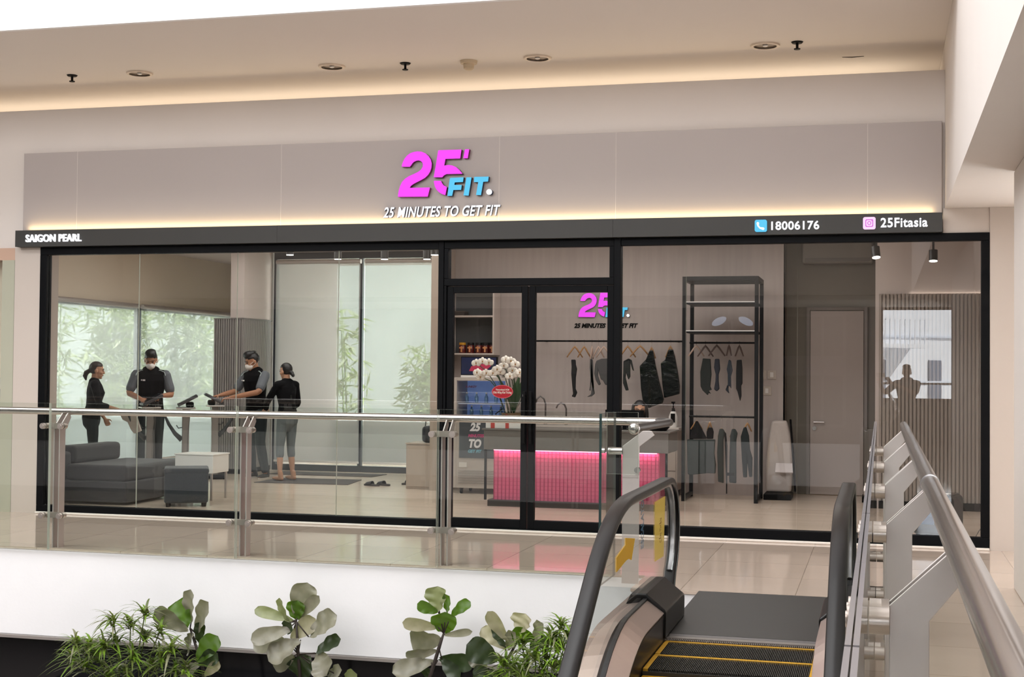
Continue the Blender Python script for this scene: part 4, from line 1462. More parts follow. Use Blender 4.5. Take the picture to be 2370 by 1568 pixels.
# ---- things on the desk
t = thing('computer_monitor', (-2.75, 2.45, .9), 'black flat computer monitor on the reception desk in front of the receptionist', 'monitor')
MB().box(-2.99, -2.55, 2.40, 2.425, .94, 1.12).build('screen_case', [K['black']], t, bevel=.004)
MB().box(-2.79, -2.75, 2.41, 2.43, .905, .96).build('stand_neck', [K['black']], t)
MB().box(-2.86, -2.68, 2.35, 2.49, .9, .908).build('stand_base', [K['black']], t, bevel=.003)
t = thing('black_tray', (-2.36, 2.3, .9), 'black tray of small sweets at the right end of the reception desk', 'tray')
MB().lathe([(0, .901), (.09, .901), (.13, .945), (.125, .945), (.085, .91), (0, .91)], c=(-2.37, 2.28, 0)).build('dish', [K['black']], t, smooth=40)
for k, (dx, dy, cc) in enumerate(((-.04, -.05, (200, 150, 60)), (.02, -.06, (190, 40, 30)), (.05, .0, (230, 220, 200)), (-.02, .03, (200, 80, 40)), (.0, -.02, (236, 190, 80)))):
    tag(MB().ell((-2.37 + dx, 2.28 + dy, .93), (.022, .022, .02), nu=10, nv=8).build('sweet', [P('sweet_%d' % k, cc, .4)], org=(-2.37 + dx, 2.28 + dy, .915), smooth=True), 'small %s sweet in the black tray on the desk' % ('golden', 'red', 'white', 'orange', 'yellow')[k], 'sweet', 'sweets in the black tray')
# orchid arrangement
OX, OY = -4.02, 2.28
t = thing('orchid_pot', (OX, OY, .9), 'white orchid arrangement with a red oval greeting card at the left of the desk', 'flower arrangement')
MB().lathe([(0, .901), (.10, .901), (.13, .97), (.14, 1.07), (.125, 1.07), (.115, .98), (0, .95)], c=(OX, OY, 0)).build('pot', [P('pot_wood', (110, 86, 60), .6, n=(9, .3))], t, smooth=40)
petal = P('orchid_white', (240, 234, 224), .55)
heart = P('orchid_heart', (170, 120, 60), .5)
fl = [(-4.44, 2.18, 1.63), (-4.357, 2.15, 1.649), (-4.274, 2.12, 1.637), (-4.4, 2.09, 1.524), (-4.387, 2.18, 1.474), (-4.314, 2.15, 1.518), (-4.228, 2.12, 1.519), (-4.168, 2.09, 1.563), (-4.116, 2.18, 1.601), (-4.083, 2.15, 1.67), (-4.017, 2.12, 1.657), (-3.958, 2.09, 1.62), (-4.013, 2.18, 1.552), (-3.947, 2.15, 1.503), (-4.028, 2.12, 1.484), (-3.906, 2.09, 1.528), (-4.154, 2.18, 1.532)]
m = MB()
for k, p in enumerate(fl):
    p = Vector(p)
    q = Vector((OX + (p.x - OX) * .25, OY, 1.06))
    mid = p.lerp(q, .35) + Vector((0, .05, .10))
    if k % 2 == 0:
        m.tube([q, q.lerp(mid, .6) + Vector((0, .03, .05)), mid, p + Vector((0, .02, 0))], .005, n=6)
m.build('stem', [P('orchid_stem', (52, 74, 44), .5)], t, smooth=True)
m = MB()
for k in range(9):
    a = k * .7
    b = Vector((OX, OY, 1.05))
    d = Vector((cos(a) * .22, sin(a) * .12, .28 + .1 * (k % 3)))
    s = Vector((-sin(a), cos(a), 0)) * .035
    m.quad(m.v(b), m.v(b + d * .5 + s + V(0, 0, .08)), m.v(b + d), m.v(b + d * .5 - s + V(0, 0, .08)))
m.build('leaves', [two_sided('orchid_leaf', (38, 66, 42), (60, 84, 56), .35, .1)], t, fix=False)
rnd = random.Random(3)
for p in fl:
    p = Vector(p)
    yaw = rnd.uniform(-.5, .5)
    f_ = Vector((sin(yaw) + .25, -1, rnd.uniform(-.3, .3))).normalized()
    sx = f_.cross(Vector((0, 0, 1))).normalized()
    sz = sx.cross(f_).normalized()
    m = MB()
    for a, ln, w in ((.5 * pi, .05, .02), (pi * 1.16, .05, .019), (pi * 1.84, .05, .019), (.02 * pi, .056, .034), (.98 * pi, .056, .034)):
        d = sx * cos(a) + sz * sin(a)
        n_ = f_.cross(d).normalized()
        m.patch(lambda u, v: p + d * (ln * v) + n_ * ((u - .5) * 2 * w * sin(pi * min(.97, .12 + .8 * v)) ** .7) + f_ * (.012 * v * (1 - v) * 4 - .008 * ((u - .5) * 2) ** 2), 4, 5)
    b = m.build('blossom', [petal], t, smooth=True, fix=False, solid=.0012)
    MB().ell(p + f_ * .01, (.008, .008, .009), nu=8, nv=6).build('heart', [heart], b, smooth=True)
cx, cz = -4.092, 1.313
m = MB()
m.prism([(cx + .123 * cos(a), cz + .075 * sin(a)) for a in [i * pi / 18 for i in range(36)]], XZ(2.05), .006, 0)
cdm = m.build('greeting_card', [P('card_red', (196, 18, 44), .5)], t)
m = MB()
m.bm.free()
m = MB()
o_, i_ = [], []
for k in range(36):
    a = k * pi / 18
    o_.append(m.v(V(cx + .123 * cos(a), 2.0435, cz + .075 * sin(a))))
    i_.append(m.v(V(cx + .116 * cos(a), 2.0435, cz + .069 * sin(a))))
for k in range(36):
    j = (k + 1) % 36
    m.quad(o_[k], o_[j], i_[j], i_[k])
m.build('card_border', [P('card_pink', (232, 110, 120), .5)], cdm)
ink = P('card_white_ink', (248, 236, 230), .5)
text_mesh('Vietcombank HCM', XZ(2.0438), cx - .078, cx + .078, cz + .012, cz + .032, .001, 'lettering', [ink], cdm, bold=.03)
text_mesh('Chúc Mừng Khai Trương', XZ(2.0438), cx - .108, cx + .108, cz - .028, cz + .006, .001, 'lettering', [ink], cdm, bold=.03, shear=.2)
m = MB()
x0 = -4.267
MB().box(x0 - .02, x0 + .39, 2.06, 2.14, .901, .98).build('ribbon_box', [K['white']], t, bevel=.004)
MB().box(x0 + .04, x0 + .085, 2.054, 2.146, .9015, .984).build('ribbon_band', [P('ribbon_red', (196, 74, 66), .5)], t)
MB().box(x0 + .21, x0 + .25, 2.054, 2.146, .9015, .984).build('ribbon_band', [P('ribbon_red2', (196, 74, 66), .5)], t)
m = MB()
for a in range(8):
    m.ell((OX - .05 + .05 * cos(a * .8), OY - .13, 1.0 + .035 * sin(a * .8)), (.028, .014, .012), M=Matrix.Rotation(a * .8, 3, 'Y'), nu=8, nv=6)
m.build('red_bow', [P('bow_red', (160, 60, 54), .6)], t, smooth=True)
m = MB()
for k in range(7):
    m.ell((OX + .2 + .02 * (k % 3), OY - .08, 1.02 + .02 * (k // 2)), (.02, .018, .018), nu=8, nv=6)
m.build('gold_ornament', [P('gold_ornament', (206, 176, 110), .3, .6)], t, smooth=True)
m = MB()
hp = [V(OX - .09, 2.12, 1.12 + .0), V(OX - .17, 2.12, 1.06), V(OX - .12, 2.12, .99)]
m.loft(hp, .007, side=(0, 1, 0), n=8)
m.build('wire_handle', [K['black']], t)

# ---- wall shelf with jars, screen, drinks cooler and lower poster cabinet
shelf_edge = P('shelf_edge', (206, 194, 186), .4)
t = thing('wall_shelf', (-5.1, 4.3, 1.75), 'tall boxed wall shelf behind the left leaf of the glass door', 'shelf')
x0, x1 = -5.38, -4.80
m = MB()
m.box(x0 - .02, x0, 4.14, 4.44, 1.75, 2.64).box(x1, x1 + .02, 4.14, 4.44, 1.75, 2.64).box(x0, x1, 4.14, 4.44, 2.62, 2.64)
m.build('side_frame', [shelf_edge], t)
for z in (1.75, 2.235):
    MB().box(x0, x1, 4.14, 4.44, z, z + .02).build('shelf_board', [shelf_edge], t)
MB().box(x0, x1, 4.43, 4.449, 1.77, 2.62).build('back_panel', [P('shelf_back', (84, 86, 88), .6)], t)
t = thing('box_on_shelf', (-5.3, 4.3, 2.255), 'flat dark box on the upper board of the boxed wall shelf', 'box')
MB().box(-5.36, -5.20, 4.2, 4.4, 2.256, 2.30).build('carton', [P('carton_dark', (70, 62, 58), .6)], t, bevel=.003)
MB().box(-5.362, -5.198, 4.198, 4.402, 2.30, 2.315).build('lid', [P('carton_lid', (90, 80, 74), .6)], t)
jar_b = P('jar_brown', (92, 26, 22), .25)
jar_l = P('jar_label', (222, 150, 96), .5)
jar_c = P('jar_lid_black', (20, 18, 20), .4)
jar_y = P('jar_lid_gold', (220, 160, 40), .4)


def jar(x, label, lid, zt=.0):
    t = thing('supplement_jar', (x, 4.28, 1.77), label, 'jar', 'jars on the wall shelf')
    MB().lathe([(0, 1.771), (.046, 1.771), (.048, 1.78), (.048, 1.868 + zt), (.04, 1.878 + zt), (0, 1.878 + zt)], c=(x, 4.28, 0), n=20).build('jar_body', [jar_b], t, smooth=40)
    MB().lathe([(.0, 1.878 + zt), (.045, 1.878 + zt), (.045, 1.908 + zt), (0, 1.908 + zt)], c=(x, 4.28, 0), n=20).build('lid', [lid], t, smooth=40)
    m = MB()
    m.box(x - .010, x + .010, 4.228, 4.231, 1.785, 1.86).box(x - .03, x + .03, 4.229, 4.2315, 1.832, 1.85)
    m.build('label_print', [jar_l], t)


for k, x in enumerate((-5.24, -5.13, -5.02, -4.925, -4.83 + .0)):
    jar(x + .0, ('jar with a gold lid, leftmost on the wall shelf', 'black-lidded jar, second from the left on the wall shelf', 'black-lidded jar in the middle of the row on the wall shelf', 'black-lidded jar, second from the right on the wall shelf', 'black-lidded jar, rightmost on the wall shelf')[k], jar_y if k == 0 else jar_c)
t = thing('display_screen', (-5.05, 3.9, 1.5), 'small dark display with a red swoosh above the blue drinks cooler', 'screen')
MB().box(-5.09, -4.62, 3.72, 3.78, 1.49, 1.72).build('case', [K['black']], t, bevel=.004)
MB().box(-5.08, -4.63, 3.713, 3.72, 1.50, 1.71).build('picture', [P('screen_navy', (26, 34, 74), .3, n=(6, .5))], t)
m = MB()
m.prism([(-4.98, 1.54), (-4.78, 1.535), (-4.70, 1.60), (-4.66, 1.68), (-4.80, 1.63), (-4.95, 1.60)], XZ(3.713), .003, 0)
m.build('red_swoosh', [P('screen_red', (190, 44, 82), .4)], t)
MB().box(-5.09, -4.62, 3.72, 3.95, 1.462, 1.488).build('stand', [K['white']], t)
t = thing('drinks_cooler', (-4.85, 3.7, GZ), 'tall glass-fronted drinks cooler glowing blue, left of the reception desk', 'fridge')
casing = P('cooler_casing', (176, 166, 158), .4)
m = MB()
m.box(-5.10, -5.06, 3.46, 3.98, .1, 1.46).box(-4.44, -4.40, 3.46, 3.98, .1, 1.46).box(-5.06, -4.44, 3.46, 3.98, 1.42, 1.46).box(-5.06, -4.44, 3.94, 3.98, .1, 1.42).box(-5.06, -4.44, 3.46, 3.98, .1, .98)
m.build('cabinet', [casing], t, bevel=.004)
MB().box(-5.06, -4.44, 3.92, 3.94, .98, 1.42).build('inner_back', [P('cooler_inside', (150, 170, 214), .5, e=(110, 140, 210), es=.30, n=(8, .2))], t)
for z in (1.13,):
    MB().box(-5.06, -4.44, 3.52, 3.92, z, z + .012).build('rack', [P('cooler_rack', (200, 208, 230), .4)], t)
pane(-5.05, -4.45, 3.465, 3.472, .99, 1.41, t, 'glass', name='door_glass')
text_mesh('SUNKEY', XZ(3.4645), -4.95, -4.80, 1.335, 1.362, .001, 'lettering', [P('cooler_ink', (70, 24, 50), .5)], t, bold=.04, shear=.2)
pmat = P('poster_slate', (70, 74, 80), .4)
ps = MB().box(-5.02, -4.46, 3.449, 3.456, .47, .945).build('poster', [pmat], t)
for body, a, b, z0, z1, cc in (('25', -4.885, -4.745, .80, .905, (226, 224, 226)), ('MINUTES', -4.905, -4.70, .725, .765, (190, 70, 120)), ('TO', -4.895, -4.735, .595, .705, (226, 224, 226)), ('GET FIT', -4.905, -4.73, .535, .575, (110, 170, 190))):
    text_mesh(body, XZ(3.4485), a, b, z0, z1, .0012, 'lettering', [P('poster_ink', cc, .5)], ps, bold=.05, shear=.22)
MB().box(-5.02, -4.92, 3.452, 3.456, .355, .415).build('energy_label', [P('label_white', (206, 200, 194), .5)], t)
m = MB()
for k in range(6):
    m.box(-5.03, -4.47, 3.45, 3.456, .16 + k * .03, .166 + k * .03)
m.build('vent_slats', [P('vent_grey', (140, 132, 126), .5)], t)
for x in (-5.0, -4.5):
    for y in (3.5, 3.9):
        m = MB()
        m.cyl((x - .012, y, GZ + .032), (x + .012, y, GZ + .032), .032)
        m.box(x - .02, x + .02, y - .02, y + .02, GZ + .055, .101)
        m.build('caster', [K['black']], t, smooth=40)
# bottles inside the cooler
for k in range(9):
    x = -5.0 + k * .063
    z = 1.143 if k % 2 == 0 else .981
    t = thing('drink_bottle', (x, 3.7, z), 'clear blue-lit drink bottle inside the cooler, on its %s' % ('upper rack' if k % 2 == 0 else 'lower floor'), 'bottle', 'bottles in the cooler, %s row' % ('upper' if k % 2 == 0 else 'lower'))
    h = .115
    MB().lathe([(0, z), (.022, z), (.024, z + h * .65), (.011, z + h * .85), (.011, z + h), (0, z + h)], c=(x, 3.7, 0), n=12).build('bottle_body', [P('bottle_blue', (110, 150, 196), .15)], t, smooth=40)
    MB().lathe([(0, z + h), (.012, z + h), (.012, z + h + .016), (0, z + h + .016)], c=(x, 3.7, 0), n=12).build('cap', [K['white']], t)

# ---- back counter with drawers, basin taps, sanitizer
t = thing('back_counter', (-3.3, 4.2, GZ), 'pale wood back counter with drawers behind the reception desk', 'counter')
MB().box(-4.3, -2.40, 4.0, 4.44, .10, .83).build('carcass', [K['oak_pale']], t)
MB().box(-4.31, -2.38, 3.97, 4.445, .83, .87).build('worktop', [P('worktop_white', (206, 198, 192), .35)], t, bevel=.004)
for z0, z1 in ((.12, .33), (.345, .57), (.585, .81)):
    MB().box(-2.95, -2.42, 3.985, 4.0, z0, z1).build('drawer_front', [K['oak_pale']], t, bevel=.003)
MB().box(-4.28, -2.42, 4.02, 4.4, GZ, .10).build('plinth', [K['black']], t)
for x, lab, h in ((-4.12, 'curved steel tap on the back counter, left one', .36), (-3.85, 'curved steel tap on the back counter, right one', .28)):
    t = thing('tap', (x, 4.25, .87), lab, 'tap', 'taps on the back counter')
    m = MB()
    m.loft([(x, 4.25, .871), (x, 4.25, .87 + h * .72), (x - .02, 4.24, .87 + h * .9), (x - .06, 4.22, .87 + h), (x - .10, 4.20, .87 + h * .9), (x - .115, 4.19, .87 + h * .75)], .011, side=(0, 1, 0), n=10)
    m.build('spout', [P('tap_steel', (110, 106, 104), .3, .8)], t, smooth=True)
    MB().lathe([(0, .871), (.022, .871), (.02, .9), (0, .9)], c=(x, 4.25, 0), n=14).build('base_ring', [K['steel']], t, smooth=40)
    MB().box(x + .01, x + .06, 4.244, 4.256, .91, .92).build('lever', [K['steel']], t)
t = thing('pump_bottle', (-2.42, 4.12, .87), 'white pump bottle with a black label on the back counter', 'bottle')
px_ = -2.47
MB().lathe([(0, .871), (.052, .871), (.055, .89), (.055, 1.0), (.034, 1.06), (.018, 1.075), (0, 1.075)], c=(px_, 4.12, 0), n=20).build('bottle_body', [K['white']], t, smooth=40)
MB().lathe([(.0345, 1.055), (.019, 1.08), (.019, 1.105), (0, 1.105)], c=(px_, 4.12, 0), n=20).build('collar', [K['black']], t, smooth=40)
m = MB()
m.cyl((px_, 4.12, 1.105), (px_, 4.12, 1.165), .008)
m.box(px_ - .02, px_ + .02, 4.08, 4.135, 1.165, 1.185)
m.build('pump', [K['black']], t)
MB().box(px_ - .024, px_ + .03, 4.062, 4.066, .93, 1.04).build('bottle_label', [K['black']], t)

# ---- interior wall logo and tagline
logo('wall_logo', (-3.4, 4.45, 2.24), .69, 4.449, -3.352, 2.385, .03, 'lit pink and blue logo on the wall behind the reception desk')
t = thing('wall_tagline', (-3.4, 4.45, 2.1), 'dark slanted tagline lettering under the logo on the shop back wall', 'sign')
text_mesh('25 MINUTES TO GET FIT', XZ(4.449), -3.80, -2.975, 2.105, 2.165, .008, 'lettering', [K['black']], t, bold=.04, shear=.25)

# ---- wall rail with clothes
t = thing('clothes_rail', (-3.3, 4.2, 1.93), 'black clothes rail along the back wall under the logo', 'rail')
m = MB()
m.cyl((-4.24, 4.15, 1.93), (-2.36, 4.15, 1.93), .011)
m.build('bar', [K['black']], t, smooth=40)
for x in (-4.15, -3.3, -2.45):
    m = MB()
    m.cyl((x, 4.15, 1.93), (x, 4.448, 1.93), .008)
    m.build('bracket', [K['black']], t, smooth=40)
wood = P('hanger_wood', (168, 128, 86), .5, n=(10, .15))
pale = P('hanger_pale', (196, 172, 158), .5)
cloth_k = P('black_sportswear', (9, 10, 12), .8, n=(6, .3))
cloth_g = P('dark_green_sportswear', (9, 20, 15), .6, n=(8, .4))
cloth_y = P('grey_sportswear', (74, 74, 74), .8, n=(6, .2))
cloth_s = P('slate_sportswear', (48, 56, 55), .8, n=(6, .15))
film = P('black_plastic_cover', (5, 11, 9), .16, n=(5, .6), b=(16, .8))


def hanger(p, half, dropz, label, y, rail_z, mat=None, grp='wooden hangers on the wall rail', yaw=0.0):
    x, z = p[0], p[2]
    t = thing('clothes_hanger', (x, y, rail_z), label, 'hanger', grp)
    c = cos(yaw)
    s = sin(yaw)
    m = MB()
    pts = [(x - half * c, y - half * s, z - dropz), (x - half * .25 * c, y - half * .25 * s, z - dropz * .22), (x, y, z - .004), (x + half * .25 * c, y + half * .25 * s, z - dropz * .22), (x + half * c, y + half * s, z - dropz)]
    m.loft(pts, [(.006, .008), (.008, .011), (.009, .014), (.008, .011), (.006, .008)], side=(0, 1, 0), n=8)
    m.build('shoulders', [mat or wood], t, smooth=True)
    m = MB()
    m.tube([(x, y, z), (x, y, rail_z - .035), (x, y + .014, rail_z - .02), (x, y + .02, rail_z), (x, y + .014, rail_z + .016), (x, y, rail_z + .021), (x, y - .015, rail_z + .014)], .002, n=6)
    m.build('hook', [K['steel']], t, smooth=True)
    return t


def garment(name, poly, y, th, mats, label, cat, grp, folds=0):
    xs_, zs = [p[0] for p in poly], [p[1] for p in poly]
    org = (sum(xs_) / len(xs_), y, max(zs))
    m = MB()
    m.prism(poly, XZ(y + th / 2), th, 0)
    o = m.build(name, mats, org=org, bevel=min(.012, th * .45), seg=3)
    return tag(o, label, cat, grp)


Z4 = 0
hx = [(-3.724, 4.15, 1.864), (-3.604, 4.15, 1.864), (-3.505, 4.15, 1.865), (-3.42, 4.15, 1.865), (-3.354, 4.15, 1.865), (-3.05, 4.15, 1.87), (-2.894, 4.15, 1.877), (-2.75, 4.15, 1.857), (-2.515, 4.15, 1.872)]
hl = ('wooden hanger holding black leggings at the left of the wall rail', 'empty wooden hanger, right of the black leggings', 'wooden hanger turned edge-on, carrying strappy black trousers', 'wooden hanger at the left shoulder of the grey top', 'wooden hanger over the middle of the grey top', 'wooden hanger holding the green jacket right of the door frame', 'empty wooden hanger left of the large black cover', 'hanger inside the large black garment cover', 'hanger inside the second black garment cover, next to the rack')
for k, p in enumerate(hx):
    hanger(p, (.1, .082, .03, .07, .095, .1, .125, .05, .06)[k], .14 if k != 2 else .16, hl[k], 4.15, 1.93, None if k not in (2, 3, 4) else pale, 'wooden hangers on the wall rail', .3 if k != 2 else 1.2)
G1 = [(-3.765, 1.697), (-3.708, 1.697), (-3.704, 1.635), (-3.689, 1.58), (-3.703, 1.469), (-3.705, 1.33), (-3.683, 1.282), (-3.711, 1.219), (-3.757, 1.233), (-3.736, 1.264), (-3.748, 1.364), (-3.762, 1.517), (-3.758, 1.607)]
G2 = [(-3.523, 1.705), (-3.488, 1.699), (-3.481, 1.567), (-3.483, 1.409), (-3.46, 1.271), (-3.5, 1.236), (-3.559, 1.228), (-3.507, 1.263), (-3.5, 1.333), (-3.505, 1.54), (-3.514, 1.305), (-3.528, 1.311), (-3.512, 1.429), (-3.525, 1.595)]
G3 = [(-3.44, 1.685), (-3.377, 1.71), (-3.279, 1.714), (-3.27, 1.473), (-3.297, 1.38), (-3.325, 1.383), (-3.357, 1.438), (-3.382, 1.451), (-3.418, 1.568), (-3.421, 1.499), (-3.383, 1.389), (-3.409, 1.375), (-3.448, 1.443), (-3.467, 1.526), (-3.457, 1.637)]
G5 = [(-3.097, 1.68), (-3.035, 1.715), (-2.996, 1.695), (-2.966, 1.558), (-2.982, 1.572), (-3.014, 1.667), (-3.012, 1.489), (-3.033, 1.451), (-3.065, 1.543), (-3.071, 1.475), (-3.031, 1.318), (-3.065, 1.314), (-3.101, 1.406)]
G6 = [(-2.764, 1.819), (-2.726, 1.819), (-2.694, 1.656), (-2.645, 1.438), (-2.587, 1.214), (-2.602, 1.163), (-2.663, 1.145), (-2.766, 1.103), (-2.835, 1.108), (-2.871, 1.34), (-2.89, 1.62), (-2.812, 1.703)]
G7 = [(-2.534, 1.827), (-2.476, 1.831), (-2.445, 1.712), (-2.413, 1.549), (-2.388, 1.38), (-2.391, 1.281), (-2.582, 1.228), (-2.607, 1.411), (-2.627, 1.656), (-2.571, 1.704)]
gg = 'sportswear on the wall rail'
garment('leggings', G1, 4.13, .035, [cloth_k], 'black leggings hanging furthest left on the wall rail', 'leggings', gg)
garment('strappy_trousers', G2, 4.13, .025, [cloth_y], 'thin strappy grey-black trousers hanging edge-on left of the grey top', 'trousers', gg)
garment('long_sleeved_shirt', G3, 4.13, .04, [cloth_y], 'grey long-sleeved top hanging left of the door frame', 'top', gg)
garment('sports_jacket', G5, 4.13, .04, [cloth_g], 'dark green jacket hanging right of the door frame', 'jacket', gg)
garment('garment_cover', G6, 4.115, .06, [film], 'largest glossy black garment cover, above the receptionist', 'garment cover', gg)
garment('garment_cover', G7, 4.115, .06, [film], 'glossy black garment cover next to the black display rack', 'garment cover', gg)

# ---- black display rack
t = thing('display_rack', (-1.82, 3.75, GZ), 'tall black open display rack hung with sportswear, right of the back counter', 'rack')
bk = P('rack_black', (11, 13, 16), .45, spec=.3)
X0, X1, Y0, Y1, ZT = -2.245, -1.40, 3.42, 4.12, 2.68
for x in (X0, X1):
    for y in (Y0, Y1):
        MB().box(x - .022, x + .022, y - .022, y + .022, GZ, ZT).build('upright', [bk], t, bevel=.002)
for y in (Y0, Y1):
    MB().box(X0 + .022, X1 - .022, y - .022, y + .022, ZT - .05, ZT).build('top_rail', [bk], t)
for x in (X0, X1):
    MB().box(x - .02, x + .02, Y0 + .022, Y1 - .022, ZT - .05, ZT).build('top_rail', [bk], t)
    MB().box(x - .02, x + .02, Y0 + .022, Y1 - .022, GZ + .02, GZ + .06).build('foot_rail', [bk], t)
for z in (2.355, 2.015):
    MB().box(X0 + .022, X1 - .022, Y0 - .01, Y1, z, z + .03).build('shelf', [bk], t)
    MB().box(X0 + .022, X1 - .022, Y0 - .016, Y0 - .01, z + .018, z + .03).build('shelf_light', [glow('shelf_edge_light', (255, 240, 230), .55)], t)
for z in (1.905, 1.02):
    m = MB()
    m.cyl((X0 + .02, 3.75, z), (X1 - .02, 3.75, z), .012)
    m.build('hanging_bar', [bk], t, smooth=40)
rx = [(-2.144, 3.75, 1.873), (-2.034, 3.75, 1.87), (-1.898, 3.75, 1.877), (-1.753, 3.75, 1.88), (-1.63, 3.75, 1.875)]
rl = ('empty pale hanger at the left end of the display rack', 'dark hanger over the strappy dark tops on the display rack', 'dark hanger over the navy top in the middle of the display rack', 'hanger turned edge-on over the twisted leggings on the display rack', 'brown hanger over the black jumpsuit at the right of the display rack')
for k, p in enumerate(rx):
    hanger(p, (.095, .095, .1, .03, .05)[k], .13, rl[k], 3.75, 1.905, pale if k == 0 else P('hanger_dark_%d' % k, (96, 80, 76), .5), 'hangers on the display rack', .3)
R1 = [(-2.061, 1.718), (-1.972, 1.712), (-1.959, 1.525), (-1.973, 1.383), (-1.955, 1.342), (-1.99, 1.329), (-1.966, 1.294), (-1.99, 1.305), (-2.002, 1.276), (-2.062, 1.334), (-2.086, 1.382), (-2.09, 1.56)]
R2 = [(-1.918, 1.713), (-1.865, 1.713), (-1.855, 1.592), (-1.873, 1.526), (-1.872, 1.443), (-1.862, 1.354), (-1.893, 1.322), (-1.927, 1.348), (-1.911, 1.443), (-1.907, 1.526), (-1.928, 1.609)]
R3 = [(-1.753, 1.705), (-1.727, 1.693), (-1.707, 1.575), (-1.726, 1.504), (-1.722, 1.356), (-1.743, 1.391), (-1.763, 1.385), (-1.745, 1.297), (-1.791, 1.343), (-1.763, 1.409), (-1.764, 1.527), (-1.777, 1.589)]
R4 = [(-1.659, 1.7), (-1.601, 1.706), (-1.591, 1.6), (-1.59, 1.417), (-1.605, 1.399), (-1.601, 1.275), (-1.616, 1.207), (-1.649, 1.327), (-1.665, 1.357), (-1.666, 1.564)]
gr = 'sportswear on the upper bar of the display rack'
garment('strappy_shirt', R1, 3.735, .05, [cloth_g], 'strappy dark green tops on the display rack', 'top', gr)
garment('navy_shirt', R2, 3.735, .04, [P('navy_sportswear', (30, 34, 46), .7, n=(7, .3))], 'twisted navy top in the middle of the display rack', 'top', gr)
garment('twisted_leggings', R3, 3.735, .035, [P('slate_blue_sportswear', (34, 44, 54), .7, n=(7, .3))], 'twisted slate-blue leggings on the display rack', 'leggings', gr)
garment('jumpsuit', R4, 3.735, .045, [cloth_k], 'black jumpsuit at the right end of the upper bar', 'jumpsuit', gr)
lx = [(-2.135, 3.75, 0.965), (-1.977, 3.75, 0.955), (-1.837, 3.75, 0.88), (-1.696, 3.75, 0.878), (-1.531, 3.75, 0.951)]
ll = ('hanger at the peak of the black cape-like top, lower bar', 'wooden hanger over the small black top, lower bar', 'hanger over the grey tunic, left of the pair on the lower bar', 'hanger over the grey tunic, right of the pair on the lower bar', 'tilted hanger over the dark jumpsuit at the right of the lower bar')
for k, p in enumerate(lx):
    hanger(p, (.07, .03, .04, .04, .05)[k], .10, ll[k], 3.75, 1.02, wood, 'hangers on the lower bar of the display rack', .3)
gl = 'sportswear on the lower bar of the display rack'
for nm, pts, mt, lab, cat in (
    ('cape_shirt', [(-2.142, 0.966), (-2.117, 0.966), (-2.009, 0.767), (-2.013, 0.754), (-2.215, 0.75), (-2.207, 0.779)], cloth_k, 'black cape-like top at the left of the lower bar', 'top'),
    ('training_vest', [(-2.246, 0.744), (-1.905, 0.751), (-1.916, 0.58), (-1.895, 0.45), (-1.902, 0.343), (-2.001, 0.344), (-2.198, 0.318), (-2.235, 0.326)], cloth_s, 'broad grey training vest under the black cape-like top', 'vest'),
    ('small_shirt', [(-1.99, 0.89), (-1.941, 0.891), (-1.926, 0.842), (-1.932, 0.755), (-2.01, 0.754), (-2.011, 0.84)], cloth_k, 'small black top beside the cape-like top', 'top'),
    ('tunic', [(-1.858, 0.881), (-1.817, 0.881), (-1.792, 0.845), (-1.807, 0.746), (-1.804, 0.23), (-1.871, 0.244), (-1.885, 0.597), (-1.875, 0.794)], cloth_s, 'long grey tunic, left of the pair on the lower bar', 'tunic'),
    ('tunic', [(-1.711, 0.879), (-1.67, 0.88), (-1.642, 0.831), (-1.657, 0.749), (-1.655, 0.234), (-1.74, 0.24), (-1.737, 0.6), (-1.731, 0.797)], cloth_s, 'long grey tunic, right of the pair on the lower bar', 'tunic'),
    ('strap_belt', [(-1.801, 0.854), (-1.773, 0.83), (-1.757, 0.683), (-1.757, 0.111), (-1.769, 0.111), (-1.77, 0.331), (-1.681, 0.334), (-1.681, 0.354), (-1.77, 0.356), (-1.776, 0.683), (-1.793, 0.797)], cloth_k, 'black strap belt hanging between the two grey tunics', 'belt'),
    ('dark_jumpsuit', [(-1.573, 0.898), (-1.541, 0.907), (-1.508, 0.801), (-1.495, 0.639), (-1.466, 0.541), (-1.469, 0.313), (-1.505, 0.312), (-1.526, 0.483), (-1.529, 0.307), (-1.574, 0.306), (-1.591, 0.522), (-1.606, 0.791)], P('teal_black_sportswear', (16, 30, 32), .7), 'dark teal jumpsuit at the right of the lower bar', 'jumpsuit')):
    garment(nm, pts, 3.72 if nm not in ('strap_belt',) else 3.66, .03, [mt], lab, cat, gl)

# ---- body scale, alcove door, air cooler and the rest of the right side
t = thing('body_scale', (-1.2, 4.1, GZ), 'tall white body-composition scale with a tilted display, right of the display rack', 'scale')
MB().box(-1.355, -1.03, 3.92, 4.35, GZ, .10).build('foot_plate', [K['black']], t, bevel=.01)
m = MB()
pr = [(-1.345, .10), (-1.05, .10), (-1.03, .45), (-1.06, .80), (-1.10, .97), (-1.28, .97), (-1.31, .80), (-1.35, .45)]
m.prism(pr, XZ(4.35), .12, 0)
m.build('column', [P('scale_white', (196, 186, 180), .4)], t, bevel=.03, seg=3)
MB().box(-.11, .11, -.07, .07, -.012, .012, Matrix.Translation((-1.12, 4.14, .40)) @ Matrix.Rotation(radians(50), 4, 'X')).build('display', [P('scale_display', (214, 206, 206), .2)], t, bevel=.008)
m = MB()
m.loft([(-1.06, 4.28, .98), (-1.02, 4.1, .6), (-.98, 3.95, .14)], [(.014, .022), (.014, .03), (.014, .036)], side=(1, 0, 0), n=10)
m.build('hand_grip', [K['black']], t, smooth=True)
f = MB()
f.box(-.90, -.86, 4.86, 4.899, .03, 2.38).box(-.20, -.16, 4.86, 4.899, .03, 2.38).box(-.86, -.20, 4.86, 4.899, 2.34, 2.38)
